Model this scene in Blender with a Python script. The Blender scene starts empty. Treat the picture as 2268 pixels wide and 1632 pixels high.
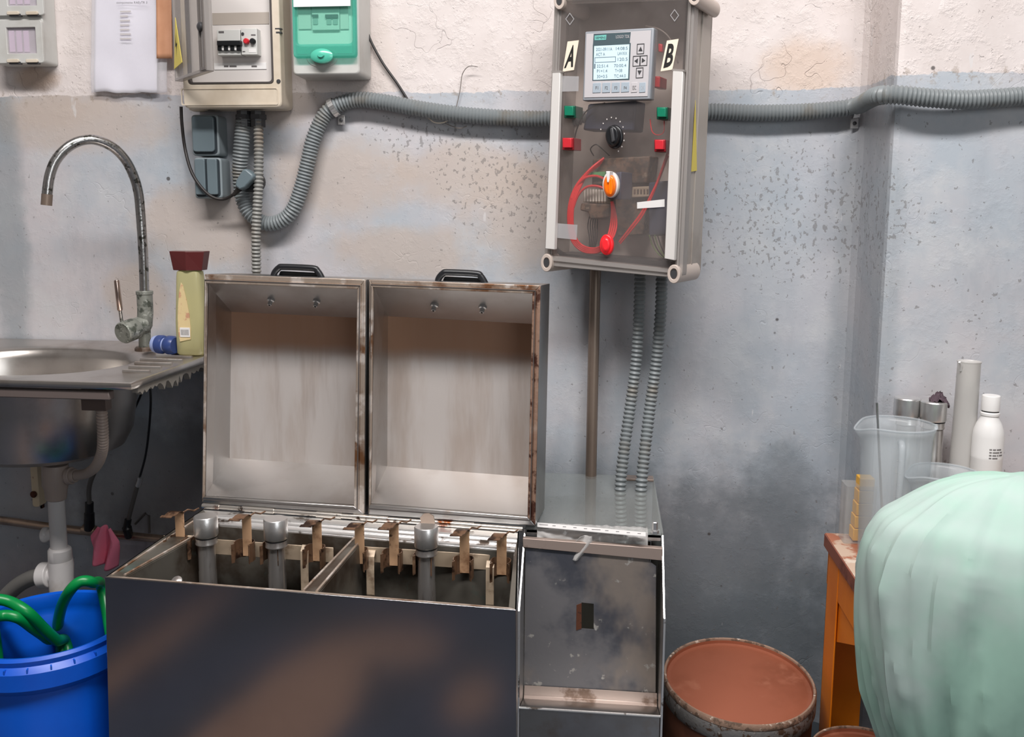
import bpy, bmesh, math, random
from mathutils import Vector, Matrix, noise
random.seed(7)
SC = bpy.context.scene
COL = SC.collection
# ---------------------------------------------------------------- camera
W, H = 2268, 1632
F, CX, CY = 2000.0, 1134.0, 746.0
EYE = Vector((0, -2.0, 1.156))
_n = Vector((1350 - CX, 470 - CY, F)).normalized()          # world +Y (into the wall) seen by the lens
_s = 0.020
_q = (216 + _s * (470 - CY)) / F
_x = Vector((1, _s, -_q)); _x = (_x - _n * _x.dot(_n)).normalized()
_z = _x.cross(_n)
RIGHT = Vector((_x[0], _n[0], _z[0])); DOWN = Vector((_x[1], _n[1], _z[1])); FWD = Vector((_x[2], _n[2], _z[2]))
cam = bpy.data.cameras.new('camera'); camo = bpy.data.objects.new('camera', cam); COL.objects.link(camo)
m = Matrix.Identity(4)
for i in range(3):
    m[i][0] = RIGHT[i]; m[i][1] = -DOWN[i]; m[i][2] = -FWD[i]; m[i][3] = EYE[i]
camo.matrix_world = m
cam.sensor_width = 36; cam.lens = F / W * 36; cam.shift_y = (CY - H / 2) / W; cam.clip_start = 0.02
SC.camera = camo
# ---------------------------------------------------------------- light
SC.view_settings.view_transform = 'Standard'; SC.view_settings.look = 'None'
SC.view_settings.gamma = 1; SC.view_settings.use_curve_mapping = False
SC.view_settings.exposure = 0.12
wd = bpy.data.worlds.new('world'); SC.world = wd; wd.use_nodes = True
wd.node_tree.nodes['Background'].inputs[0].default_value = (0.80, 0.90, 1.0, 1)
wd.node_tree.nodes['Background'].inputs[1].default_value = 0.22
def area(name, loc, rot, sx, sy, power, col):
    l = bpy.data.lights.new(name, 'AREA'); l.shape = 'RECTANGLE'; l.size = sx; l.size_y = sy; l.energy = power; l.color = col
    o = bpy.data.objects.new(name, l); COL.objects.link(o); o.location = loc; o.rotation_euler = rot
    return o
area('ceiling_tube_light', (-0.15, -1.55, 2.84), (0, 0, 0), 2.2, 0.35, 98, (1.0, 0.965, 0.95))
area('front_fill_light', (1.7, -3.6, 1.75), (math.radians(82), 0, math.radians(24)), 1.6, 1.3, 22, (0.93, 0.97, 1.0))  # unseen fill added from the front right; no window is built there

# ---------------------------------------------------------------- pixel <-> world helpers
def ray(px, py): return RIGHT * ((px - CX) / F) + DOWN * ((py - CY) / F) + FWD
def hit(px, py, p, n):
    d = ray(px, py); t = (Vector(p) - EYE).dot(n) / d.dot(n); return EYE + d * t
def P(px, py, Y): return hit(px, py, (0, Y, 0), Vector((0, 1, 0)))
def PZ(px, py, z): return hit(px, py, (0, 0, z), Vector((0, 0, 1)))
def PXp(px, py, x): return hit(px, py, (x, 0, 0), Vector((1, 0, 0)))
def mm(Y): return (Y + 2.07) / F          # metres per pixel at depth plane Y

# ---------------------------------------------------------------- mesh builder
def cr(pts, n=8, closed=False):
    """catmull-rom resample"""
    pts = [Vector(p) for p in pts]
    out = []
    N = len(pts)
    for i in range(N - 1):
        p0 = pts[max(i - 1, 0)]; p1 = pts[i]; p2 = pts[i + 1]; p3 = pts[min(i + 2, N - 1)]
        for k in range(n):
            t = k / n
            out.append(0.5 * ((2 * p1) + (p2 - p0) * t + (2 * p0 - 5 * p1 + 4 * p2 - p3) * t * t + (3 * p1 - p0 - 3 * p2 + p3) * t ** 3))
    out.append(pts[-1])
    return out
def resample(pts, step):
    out = [pts[0].copy()]; acc = 0
    for a, b in zip(pts, pts[1:]):
        L = (b - a).length
        if L < 1e-9: continue
        d = step - acc
        while d <= L:
            out.append(a + (b - a) * (d / L)); d += step
        acc = (acc + L) % step if L >= 1e-9 else acc
    return out
class MB:
    def __init__(s): s.v = []; s.f = []
    def poly(s, pts):
        b = len(s.v); s.v += [Vector(p) for p in pts]; s.f.append(tuple(range(b, b + len(pts)))); return s
    def prism(s, a, b, cap0=True, cap1=True):
        n = len(a); k = len(s.v); s.v += [Vector(p) for p in a] + [Vector(p) for p in b]
        if cap0: s.f.append(tuple(range(k, k + n)))
        if cap1: s.f.append(tuple(range(k + 2 * n - 1, k + n - 1, -1)))
        for i in range(n):
            j = (i + 1) % n; s.f.append((k + j, k + i, k + n + i, k + n + j))
        return s
    def ext(s, pts, d):
        d = Vector(d); return s.prism(pts, [Vector(p) + d for p in pts])
    def box(s, x0, y0, z0, x1, y1, z1):
        return s.prism([(x0, y0, z0), (x1, y0, z0), (x1, y0, z1), (x0, y0, z1)], [(x0, y1, z0), (x1, y1, z0), (x1, y1, z1), (x0, y1, z1)])
    def tube(s, pts, r, seg=12, caps=True, ry=None):
        pts = [Vector(p) for p in pts]; n = len(pts)
        up = None; k = len(s.v)
        for i, p in enumerate(pts):
            t = (pts[min(i + 1, n - 1)] - pts[max(i - 1, 0)]).normalized()
            if up is None:
                a = Vector((0, 0, 1)) if abs(t.z) < .9 else Vector((0, 1, 0)); up = (a - t * a.dot(t)).normalized()
            else:
                up = (up - t * up.dot(t)).normalized()
            sd = t.cross(up); rr = r(i, i / max(n - 1, 1)) if callable(r) else r
            for j in range(seg):
                an = 2 * math.pi * j / seg
                s.v.append(p + up * (math.cos(an) * rr) + sd * (math.sin(an) * rr))
        for i in range(n - 1):
            for j in range(seg):
                a = k + i * seg + j; b = k + i * seg + (j + 1) % seg
                s.f.append((a, b, b + seg, a + seg))
        if caps:
            s.f.append(tuple(k + j for j in reversed(range(seg)))); s.f.append(tuple(k + (n - 1) * seg + j for j in range(seg)))
        return s
    def rib(s, pts, r, pitch, amp, seg=14):
        q = resample(pts, pitch / 4)
        return s.tube(q, lambda i, t: r + amp * (1, .3, -1, .3)[i % 4], seg)
    def lathe(s, prof, c, ax=(0, 0, 1), seg=32, su=1.0, sv=1.0, u=None, caps=(False, False)):
        ax = Vector(ax).normalized(); c = Vector(c)
        if u is None: u = Vector((1, 0, 0)) if abs(ax.x) < .8 else Vector((0, 0, 1))
        u = Vector(u); u = (u - ax * u.dot(ax)).normalized(); w = ax.cross(u)
        k = len(s.v)
        for r, h in prof:
            for j in range(seg):
                a = 2 * math.pi * j / seg
                s.v.append(c + ax * h + u * (r * su * math.cos(a)) + w * (r * sv * math.sin(a)))
        for i in range(len(prof) - 1):
            for j in range(seg):
                a = k + i * seg + j; b = k + i * seg + (j + 1) % seg
                s.f.append((a, b, b + seg, a + seg))
        if caps[0]: s.f.append(tuple(k + j for j in reversed(range(seg))))
        if caps[1]: s.f.append(tuple(k + (len(prof) - 1) * seg + j for j in range(seg)))
        return s
    def cyl(s, a, b, r, seg=20, r2=None):
        a = Vector(a); b = Vector(b); L = (b - a).length
        return s.lathe([(r, 0), (r if r2 is None else r2, L)], a, (b - a), seg, caps=(True, True))
    def grid(s, fn, nu, nv, closed_u=False):
        k = len(s.v)
        for j in range(nv + 1):
            for i in range(nu + (0 if closed_u else 1)): s.v.append(Vector(fn(i / nu, j / nv)))
        w = nu if closed_u else nu + 1
        for j in range(nv):
            for i in range(nu):
                a = k + j * w + i; b = k + j * w + (i + 1) % w
                s.f.append((a, b, b + w, a + w))
        return s
WLOC = {}
def build(name, mb, mat, parent=None, bevel=0, smooth=True, solid=0, seg=2, origin=None):
    if parent is not None: off = WLOC[parent.name]
    elif origin is not None: off = Vector(origin)
    else:
        xs = [v.x for v in mb.v]; ys = [v.y for v in mb.v]; zs = [v.z for v in mb.v]
        off = Vector(((min(xs) + max(xs)) / 2, (min(ys) + max(ys)) / 2, min(zs)))
    me = bpy.data.meshes.new(name); me.from_pydata([v - off for v in mb.v], [], mb.f); me.update()
    bm = bmesh.new(); bm.from_mesh(me); bmesh.ops.recalc_face_normals(bm, faces=bm.faces); bm.to_mesh(me); bm.free()
    if smooth:
        me.shade_smooth()
        me.set_sharp_from_angle(angle=math.radians(38))
    me.materials.append(mat)
    o = bpy.data.objects.new(name, me); COL.objects.link(o)
    if parent is not None: o.parent = parent
    else: o.location = off
    WLOC[o.name] = off
    if solid:
        sm = o.modifiers.new('solid', 'SOLIDIFY'); sm.thickness = solid; sm.offset = -1
    if bevel:
        b = o.modifiers.new('bevel', 'BEVEL'); b.width = bevel; b.segments = seg; b.limit_method = 'ANGLE'; b.angle_limit = math.radians(40)
    return o
def tag(o, label, cat, group=None, kind=None):
    o['label'] = label; o['category'] = cat
    if group: o['group'] = group
    if kind: o['kind'] = kind
    return o
def thing(name, label, cat, loc, group=None):
    o = bpy.data.objects.new(name, None); o.empty_display_size = .05; COL.objects.link(o)
    o.location = loc; WLOC[o.name] = Vector(loc); return tag(o, label, cat, group)
def part(par, name, mb, mat, label=None, **k):
    o = build(name, mb, mat, par, **k)
    if label: o['label'] = label
    return o
def one(name, label, cat, mb, mat, group=None, **k): return tag(build(name, mb, mat, None, **k), label, cat, group)
def struct(name, mb, mat, **k):
    o = build(name, mb, mat, None, origin=(0, 0, 0), **k); o['kind'] = 'structure'; return o
def textverts(txt, fn, thick_dir, depth=.0004, mb=None, bold=0.0, width=1.0):
    """letters mapped through fn(u,v) with u,v in 0..1 of the text's own box"""
    cu = bpy.data.curves.new('t', 'FONT'); cu.body = txt; cu.size = 1; cu.offset = bold; cu.resolution_u = 3; cu.fill_mode = 'FRONT'
    ob = bpy.data.objects.new('t', cu); COL.objects.link(ob)
    dg = bpy.context.evaluated_depsgraph_get(); dg.update()
    me = bpy.data.meshes.new_from_object(ob.evaluated_get(dg))
    vs = [v.co.copy() for v in me.vertices]; fs = [tuple(p.vertices) for p in me.polygons]
    bpy.data.objects.remove(ob); bpy.data.meshes.remove(me); bpy.data.curves.remove(cu)
    mb = mb or MB()
    if not vs: return mb
    x0 = min(v.x for v in vs); x1 = max(v.x for v in vs); y0 = min(v.y for v in vs); y1 = max(v.y for v in vs)
    k = len(mb.v); mb.v += [Vector(fn((v.x - x0) / (x1 - x0), (v.y - y0) / max(y1 - y0, 1e-6))) for v in vs]
    mb.f += [tuple(k + i for i in f) for f in fs]
    return mb

# ---------------------------------------------------------------- materials
def nt_new(name):
    m = bpy.data.materials.new(name); m.use_nodes = True; nt = m.node_tree
    b = nt.nodes['Principled BSDF']; return m, nt, b
def srgb(r, g, b):
    f = lambda c: ((c / 255) / 12.92 if c <= 10 else (((c / 255) + .055) / 1.055) ** 2.4)
    return (f(r), f(g), f(b), 1)
def N(nt, t, **k):
    n = nt.nodes.new(t)
    for a, v in k.items():
        if isinstance(a, str) and a.startswith('_'): n.inputs[int(a[1:])].default_value = v
        else: setattr(n, a, v)
    return n
def noise_n(nt, vec, scale, detail=4, rough=.55, sc=None):
    if sc:
        mp = N(nt, 'ShaderNodeMapping'); mp.inputs['Scale'].default_value = sc; nt.links.new(vec, mp.inputs[0]); vec = mp.outputs[0]
    n = N(nt, 'ShaderNodeTexNoise'); n.inputs['Scale'].default_value = scale; n.inputs['Detail'].default_value = detail
    n.inputs['Roughness'].default_value = rough; nt.links.new(vec, n.inputs['Vector']); return n.outputs['Fac']
def maprange(nt, v, a, b, c=0, d=1):
    n = N(nt, 'ShaderNodeMapRange', clamp=True, interpolation_type='SMOOTHSTEP'); nt.links.new(v, n.inputs[0])
    for i, x in enumerate((a, b, c, d)): n.inputs[i + 1].default_value = x
    return n.outputs[0]
def mth(nt, op, a, b=None):
    n = N(nt, 'ShaderNodeMath', operation=op)
    for i, x in enumerate((a, b)):
        if x is None: continue
        if isinstance(x, (int, float)): n.inputs[i].default_value = x
        else: nt.links.new(x, n.inputs[i])
    return n.outputs[0]
def mixc(nt, fac, a, b, mode='MIX'):
    n = N(nt, 'ShaderNodeMix', data_type='RGBA', blend_type=mode)
    for idx, x in ((0, fac), (6, a), (7, b)):
        if isinstance(x, (int, float)): n.inputs[idx].default_value = x
        elif isinstance(x, tuple): n.inputs[idx].default_value = x
        else: nt.links.new(x, n.inputs[idx])
    return n.outputs[2]
def mat(name, col, rough=.5, metal=0, vary=None, spots=None, bump=None, coat=0, emit=None, alpha=None):
    """vary=(col2,scale,lo,hi[,sc]) ; spots the same but sharp ; bump=(scale,strength[,sc])"""
    m, nt, b = nt_new(name)
    tc = N(nt, 'ShaderNodeTexCoord').outputs['Object']
    c = col
    for v in (vary or []):
        n = noise_n(nt, tc, v[1], 5, .6, v[4] if len(v) > 4 else None)
        c = mixc(nt, maprange(nt, n, v[2], v[3]), c, v[0])
    if isinstance(c, tuple): b.inputs['Base Color'].default_value = c
    else: nt.links.new(c, b.inputs['Base Color'])
    b.inputs['Roughness'].default_value = rough; b.inputs['Metallic'].default_value = metal
    if coat: b.inputs['Coat Weight'].default_value = coat
    if emit: b.inputs['Emission Color'].default_value = emit[0]; b.inputs['Emission Strength'].default_value = emit[1]
    if bump:
        n = noise_n(nt, tc, bump[0], 4, .6, bump[2] if len(bump) > 2 else None)
        bn = N(nt, 'ShaderNodeBump'); bn.inputs['Strength'].default_value = bump[1]; bn.inputs['Distance'].default_value = .002
        nt.links.new(n, bn.inputs['Height']); nt.links.new(bn.outputs[0], b.inputs['Normal'])
    return m
def clear(name, tint, fac, body, rough=.15, vary=None):
    """thin see-through plastic: tinted transparency mixed with a glossy surface"""
    m, nt, b = nt_new(name)
    b.inputs['Base Color'].default_value = body; b.inputs['Roughness'].default_value = rough
    t = N(nt, 'ShaderNodeBsdfTransparent'); t.inputs[0].default_value = tint
    mx = N(nt, 'ShaderNodeMixShader'); mx.inputs[0].default_value = fac
    if vary:
        tc = N(nt, 'ShaderNodeTexCoord').outputs['Object']
        n = noise_n(nt, tc, vary[0], 4, .6); nt.links.new(maprange(nt, n, .3, .7, vary[1], vary[2]), mx.inputs[0])
    nt.links.new(t.outputs[0], mx.inputs[1]); nt.links.new(b.outputs[0], mx.inputs[2])
    nt.links.new(mx.outputs[0], nt.nodes['Material Output'].inputs[0]); return m

ZP = P(900, 205, 0).z      # height of the paint boundary
def wall_mat():
    m, nt, b = nt_new('painted_plaster')
    tc = N(nt, 'ShaderNodeTexCoord').outputs['Object']
    sp = N(nt, 'ShaderNodeSeparateXYZ'); nt.links.new(tc, sp.inputs[0]); X, Z = sp.outputs[0], sp.outputs[2]
    def spot(px, py, rx, rz, Y=0.0):
        p = P(px, py, Y)
        a = mth(nt, 'DIVIDE', mth(nt, 'SUBTRACT', X, p.x), rx); c = mth(nt, 'DIVIDE', mth(nt, 'SUBTRACT', Z, p.z), rz)
        d = mth(nt, 'ADD', mth(nt, 'MULTIPLY', a, a), mth(nt, 'MULTIPLY', c, c))
        d = mth(nt, 'ADD', d, mth(nt, 'MULTIPLY', mth(nt, 'SUBTRACT', noise_n(nt, tc, 9, 5, .65), .5), 1.6))
        return maprange(nt, d, 1.0, 0.1)
    n1 = noise_n(nt, tc, 2.6, 6, .6); n2 = noise_n(nt, tc, 8, 6, .65); n3 = noise_n(nt, tc, 45, 4, .6)
    blue = mixc(nt, maprange(nt, n1, .35, .65), srgb(172, 180, 188), srgb(196, 190, 192))
    rightside = maprange(nt, X, P(1250, 500, 0).x, P(1700, 500, 0).x)
    rightside = mth(nt, 'MULTIPLY', rightside, maprange(nt, X, P(1897, 500, 0).x - .04, P(1897, 500, 0).x, 1, .15))
    blue = mixc(nt, mth(nt, 'MULTIPLY', rightside, .5), blue, srgb(164, 174, 184))
    blue = mixc(nt, mth(nt, 'MULTIPLY', maprange(nt, noise_n(nt, tc, 7, 7, .72, (1, 1, .45)), .46, .70), .35), blue, srgb(146, 152, 160))
    blue = mixc(nt, mth(nt, 'MULTIPLY', maprange(nt, n2, .45, .72), .7), blue, srgb(196, 197, 199))
    warm = [(180, 270, .30, .085), (620, 230, .13, .06), (760, 400, .2, .12), (1040, 390, .24, .09), (1150, 480, .16, .16), (900, 560, .22, .08), (450, 500, .2, .12), (300, 650, .09, .10), (110, 240, .15, .06)]
    for px, py, rx, rz in warm:
        blue = mixc(nt, mth(nt, 'MULTIPLY', spot(px, py, rx, rz), .75), blue, srgb(188, 174, 164))
    for px, py, rx, rz, k_, c_ in [(1700, 560, .12, .2, .3, (158, 168, 176)), (1640, 800, .10, .16, .35, (150, 160, 168)), (1420, 900, .08, .25, .4, (146, 158, 166)), (20, 520, .06, .5, .55, (120, 132, 138)), (1880, 700, .05, .6, .45, (140, 148, 154)), (1590, 1330, .46, .40, .8, (98, 106, 112)), (1780, 1480, .34, .30, .6, (92, 100, 106)), (1740, 1080, .10, .12, .5, (118, 126, 132)), (330, 1050, .3, .22, .6, (96, 94, 94)), (60, 1150, .2, .15, .3, (120, 124, 126))]:  # spot below the sink's right end is shadow painted into the wall colour
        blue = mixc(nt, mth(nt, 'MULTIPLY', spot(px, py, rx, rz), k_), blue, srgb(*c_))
    white = mixc(nt, maprange(nt, n2, .3, .7), srgb(222, 213, 210), srgb(210, 200, 196))
    white = mixc(nt, mth(nt, 'MULTIPLY', spot(1790, 150, .12, .08), .6), white, srgb(205, 180, 160))
    white = mixc(nt, mth(nt, 'MULTIPLY', spot(80, 175, .07, .035), .8), white, srgb(184, 160, 142))
    white = mixc(nt, mth(nt, 'MULTIPLY', spot(830, 150, .06, .16), .5), white, srgb(210, 196, 188))
    edge = mth(nt, 'ADD', Z, mth(nt, 'MULTIPLY', mth(nt, 'SUBTRACT', noise_n(nt, tc, 7, 6, .7), .5), .035))
    col = mixc(nt, maprange(nt, edge, ZP - .0012, ZP + .0012), blue, white)
    # flaked grime along the boundary
    band = mth(nt, 'MULTIPLY', maprange(nt, mth(nt, 'ABSOLUTE', mth(nt, 'SUBTRACT', Z, ZP - .004)), .03, .0), maprange(nt, noise_n(nt, tc, 60, 3, .7), .55, .66))
    col = mixc(nt, mth(nt, 'MULTIPLY', band, .6), col, srgb(150, 136, 122))
    # pits
    dens = N(nt, 'ShaderNodeMath', operation='MAXIMUM'); 
    d1 = spot(1130, 400, .22, .16); d2 = spot(1740, 480, .26, .20); d3 = spot(960, 300, .2, .08)
    nt.links.new(d1, dens.inputs[0]); nt.links.new(d2, dens.inputs[1])
    dd = mth(nt, 'MAXIMUM', dens.outputs[0], d3)
    thr = mth(nt, 'SUBTRACT', .675, mth(nt, 'MULTIPLY', dd, .105))
    pn = noise_n(nt, tc, 95, 2, .6, (1, 1, .8))
    pit = maprange(nt, mth(nt, 'SUBTRACT', pn, thr), 0, .035)
    low = maprange(nt, Z, ZP, ZP - .01)
    col = mixc(nt, mth(nt, 'MULTIPLY', mth(nt, 'MULTIPLY', pit, low), .55), col, srgb(112, 108, 106))
    scr = maprange(nt, noise_n(nt, tc, 30, 3, .6, (1, 1, .25)), .70, .74)
    col = mixc(nt, mth(nt, 'MULTIPLY', scr, .5), col, srgb(214, 212, 212))
    vh = N(nt, 'ShaderNodeTexVoronoi', feature='F1'); vh.inputs['Scale'].default_value = 9; nt.links.new(tc, vh.inputs['Vector'])
    hole = mth(nt, 'MULTIPLY', maprange(nt, vh.outputs['Distance'], .05, .03), maprange(nt, noise_n(nt, tc, 3, 2), .42, .5))
    col = mixc(nt, mth(nt, 'MULTIPLY', hole, .85), col, srgb(70, 64, 62))
    nt.links.new(col, b.inputs['Base Color']); b.inputs['Roughness'].default_value = .62
    # relief
    vo = N(nt, 'ShaderNodeTexVoronoi', feature='DISTANCE_TO_EDGE'); vo.inputs['Scale'].default_value = 7
    mp = N(nt, 'ShaderNodeVectorMath', operation='ADD'); nn = N(nt, 'ShaderNodeTexNoise'); nn.inputs['Scale'].default_value = 12; nt.links.new(tc, nn.inputs['Vector'])
    scv = N(nt, 'ShaderNodeVectorMath', operation='SCALE'); scv.inputs['Scale'].default_value = .25; nt.links.new(nn.outputs['Color'], scv.inputs[0])
    nt.links.new(tc, mp.inputs[0]); nt.links.new(scv.outputs[0], mp.inputs[1]); nt.links.new(mp.outputs[0], vo.inputs['Vector'])
    crack = mth(nt, 'MULTIPLY', maprange(nt, vo.outputs['Distance'], .012, 0), maprange(nt, noise_n(nt, tc, 4, 2), .52, .62))
    hgt = mth(nt, 'SUBTRACT', mth(nt, 'ADD', mth(nt, 'MULTIPLY', n3, .10), mth(nt, 'MULTIPLY', maprange(nt, noise_n(nt, tc, 26, 5, .7), .45, .75), .55)), mth(nt, 'ADD', mth(nt, 'MULTIPLY', crack, .8), mth(nt, 'MULTIPLY', pit, .8)))
    bn = N(nt, 'ShaderNodeBump'); bn.inputs['Distance'].default_value = .0045
    nt.links.new(mth(nt, 'SUBTRACT', .55, mth(nt, 'MULTIPLY', low, .33)), bn.inputs['Strength'])
    nt.links.new(hgt, bn.inputs['Height']); nt.links.new(bn.outputs[0], b.inputs['Normal'])
    return m
M = {}
M['wall'] = wall_mat()
M['floor'] = mat('floor_concrete', srgb(66, 72, 84), .5, vary=[(srgb(128, 104, 94), 1.7, .46, .58), (srgb(50, 54, 64), 5, .5, .7)], bump=(30, .2))
def floor_mat():
    m, nt, b = nt_new('floor_concrete'); tc = N(nt, 'ShaderNodeTexCoord').outputs['Object']
    sp = N(nt, 'ShaderNodeSeparateXYZ'); nt.links.new(tc, sp.inputs[0]); X, Y = sp.outputs[0], sp.outputs[1]
    c = mixc(nt, maprange(nt, noise_n(nt, tc, 3, 4), .4, .65), srgb(64, 70, 84), srgb(52, 58, 64))
    for x, y, rx, ry in ((-.80, -1.22, .15, .46), (-.66, -1.66, .13, .10), (-.40, -1.45, .06, .10), (-1.30, -1.3, .05, .7)):  # brown patches added to the unseen floor for the tank front to reflect
        a = mth(nt, 'DIVIDE', mth(nt, 'SUBTRACT', X, x), rx); d = mth(nt, 'DIVIDE', mth(nt, 'SUBTRACT', Y, y), ry)
        d = mth(nt, 'ADD', mth(nt, 'MULTIPLY', a, a), mth(nt, 'MULTIPLY', d, d))
        d = mth(nt, 'ADD', d, mth(nt, 'MULTIPLY', mth(nt, 'SUBTRACT', noise_n(nt, tc, 5, 3), .5), .9))
        c = mixc(nt, maprange(nt, d, 1.1, .8), c, srgb(138, 112, 98))
    nt.links.new(c, b.inputs['Base Color']); b.inputs['Roughness'].default_value = .55
    return m
M['floor'] = floor_mat()
M['plain'] = mat('plain_wall', srgb(118, 114, 112), .7, vary=[(srgb(96, 92, 90), 1.5, .4, .7)])
M['ceil'] = mat('ceiling_paint', srgb(165, 162, 158), .8)
M['steel'] = mat('stainless', (.50, .495, .49, 1), .30, 1, vary=[((.36, .33, .31, 1), 5, .45, .75), ((.42, .36, .32, 1), 14, .58, .75)], bump=(60, .04))
M['steelfront'] = mat('stainless_panel', (.36, .355, .365, 1), .17, 1, vary=[((.31, .30, .31, 1), 3, .4, .7)], bump=(2.2, .12))
M['pan'] = mat('lid_pan_steel', (.66, .60, .57, 1), .52, .45, vary=[((.52, .43, .38, 1), 5, .42, .66, (2.2, 1, .45)), ((.66, .65, .63, 1), 9, .5, .7, (3, 1, .5))], bump=(25, .08, (3, 1, .3)))
def pan_mat():
    m, nt, b = nt_new('lid_pan_stain_reflection'); tc = N(nt, 'ShaderNodeTexCoord').outputs['Object']
    Z = N(nt, 'ShaderNodeSeparateXYZ'); nt.links.new(tc, Z.inputs[0]); Z = Z.outputs[2]
    c = mixc(nt, maprange(nt, noise_n(nt, tc, 5, 5, .6, (2.2, 1, .4)), .42, .66), (.62, .57, .54, 1), (.50, .42, .37, 1))
    c = mixc(nt, mth(nt, 'MULTIPLY', maprange(nt, noise_n(nt, tc, 16, 4, .6, (2, 1, .18)), .52, .72), .5), c, (.42, .35, .31, 1))
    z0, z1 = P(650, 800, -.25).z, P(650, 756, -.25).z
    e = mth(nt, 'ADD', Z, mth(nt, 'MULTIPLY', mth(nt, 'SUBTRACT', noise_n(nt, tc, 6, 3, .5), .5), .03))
    c = mixc(nt, mth(nt, 'MULTIPLY', maprange(nt, e, z0, z1), .9), c, (.50, .27, .16, 1))  # brown reflection painted across the top of the pan colour
    nt.links.new(c, b.inputs['Base Color']); b.inputs['Roughness'].default_value = .5; b.inputs['Metallic'].default_value = .45
    return m
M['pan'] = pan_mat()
M['panwall'] = mat('lid_wall_steel', (.50, .49, .48, 1), .34, .95, vary=[((.40, .37, .35, 1), 5, .45, .7)], bump=(25, .05, (3, 1, .3)))
M['stain'] = mat('brown_stained_steel', (.42, .27, .19, 1), .5, .5, vary=[((.55, .46, .40, 1), 9, .5, .65, (1, 1, 3))])
M['rim'] = mat('grimy_rim', srgb(176, 160, 146), .45, .6, vary=[(srgb(122, 84, 56), 12, .52, .68), (srgb(214, 204, 196), 20, .5, .62)], bump=(80, .3))
M['rustrim'] = mat('rusty_rim', srgb(146, 116, 98), .6, .3, vary=[(srgb(70, 38, 26), 26, .52, .60), (srgb(176, 160, 146), 9, .5, .7)], bump=(80, .5))
M['darksteel'] = mat('dark_wet_steel', srgb(112, 108, 100), .38, .45, vary=[(srgb(70, 58, 48), 6, .42, .62), (srgb(98, 110, 104), 12, .58, .72)], bump=(30, .2))
M['hinge'] = mat('hinge_steel', (.75, .70, .64, 1), .25, .9, vary=[(srgb(120, 62, 34), 13, .54, .62), (srgb(74, 52, 38), 22, .6, .66)])
M['ledge'] = mat('ledge_steel', (.80, .79, .78, 1), .3, .8, vary=[(srgb(120, 110, 102), 24, .58, .66)])
M['clip'] = mat('tan_clip_steel', srgb(206, 166, 130), .42, .15, vary=[(srgb(138, 96, 68), 20, .5, .7), (srgb(78, 58, 44), 45, .6, .68)], bump=(60, .2))
M['clipdark'] = mat('burnt_clip_steel', srgb(116, 88, 68), .38, .35, vary=[(srgb(52, 36, 28), 30, .48, .6), (srgb(160, 128, 100), 24, .6, .7)])
M['bar'] = mat('bar_steel', srgb(196, 176, 152), .4, .2, vary=[(srgb(126, 100, 80), 18, .5, .68)])
M['tube'] = mat('turned_steel', (.62, .59, .57, 1), .3, .88, vary=[((.36, .31, .28, 1), 26, .5, .7, (3, 3, .4))])
M['cap'] = mat('machined_cap', (.74, .73, .72, 1), .34, .9, bump=(200, .1))
M['galv'] = mat('weathered_sheet', srgb(116, 114, 116), .5, .3, vary=[(srgb(74, 76, 84), 7, .42, .62), (srgb(136, 126, 118), 4, .5, .62, (1, 1, .7)), (srgb(170, 166, 160), 34, .64, .70)], bump=(40, .2))
M['beigerail'] = mat('beige_rail', srgb(176, 158, 148), .42, .5, vary=[(srgb(120, 98, 84), 18, .56, .68)])
M['black'] = mat('black_plastic', srgb(26, 27, 30), .35)
M['matteblack'] = mat('interior_black', srgb(14, 14, 15), .8)
M['rubber'] = mat('black_rubber_cable', srgb(38, 34, 33), .5)
M['conduit'] = mat('grey_conduit', srgb(126, 132, 134), .42, vary=[(srgb(120, 116, 108), 10, .5, .7)])
M['conduitlow'] = mat('dusty_conduit', srgb(138, 138, 134), .5, vary=[(srgb(128, 118, 106), 12, .45, .7)])
M['brownpipe'] = mat('stained_steel_pipe', srgb(136, 120, 108), .4, .55, vary=[(srgb(88, 66, 52), 8, .5, .68, (1, 1, .4)), (srgb(160, 148, 138), 16, .55, .7, (2, 2, .3))])
M['whiteplastic'] = mat('cream_plastic', srgb(216, 204, 186), .42, vary=[(srgb(198, 184, 164), 5, .5, .7)])
M['greyplastic'] = mat('light_grey_plastic', srgb(200, 200, 196), .42, vary=[(srgb(186, 184, 178), 6, .5, .7)])
M['housing'] = mat('enclosure_grey', srgb(176, 168, 160), .42, vary=[(srgb(156, 146, 138), 7, .5, .7)])
M['panelwhite'] = mat('breaker_white', srgb(212, 206, 202), .45)
M['breaker'] = mat('breaker_body', srgb(206, 206, 202), .4)
M['darkgrey'] = mat('dark_grey', srgb(64, 64, 66), .4)
M['gasket'] = mat('gasket', srgb(70, 64, 62), .6)
M['red'] = mat('red_plastic', srgb(206, 44, 54), .35)
M['redwire'] = mat('red_wire', srgb(232, 40, 44), .4)
M['green'] = mat('green_button', srgb(16, 122, 92), .35)
M['switch'] = mat('blue_grey_switch', srgb(104, 118, 124), .38)
M['switchframe'] = mat('switch_frame', srgb(134, 144, 148), .4)
M['switchdark'] = mat('switch_dark_gap', srgb(46, 54, 60), .5)  # dark plate showing around the rockers
M['paper'] = mat('white_paper', srgb(236, 232, 236), .6, bump=(14, .5))
M['sleeve'] = clear('plastic_sleeve', (.98, .98, 1, 1), .25, (.9, .9, .92, 1), .12)
M['ink'] = mat('grey_ink', srgb(96, 92, 92), .7)
M['blackink'] = mat('black_ink', srgb(22, 20, 18), .6)
M['orangecard'] = mat('orange_card', srgb(206, 152, 118), .6, vary=[(srgb(190, 132, 98), 8, .4, .7)])
M['yellow'] = mat('yellow_sticker', srgb(226, 206, 92), .5)
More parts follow.
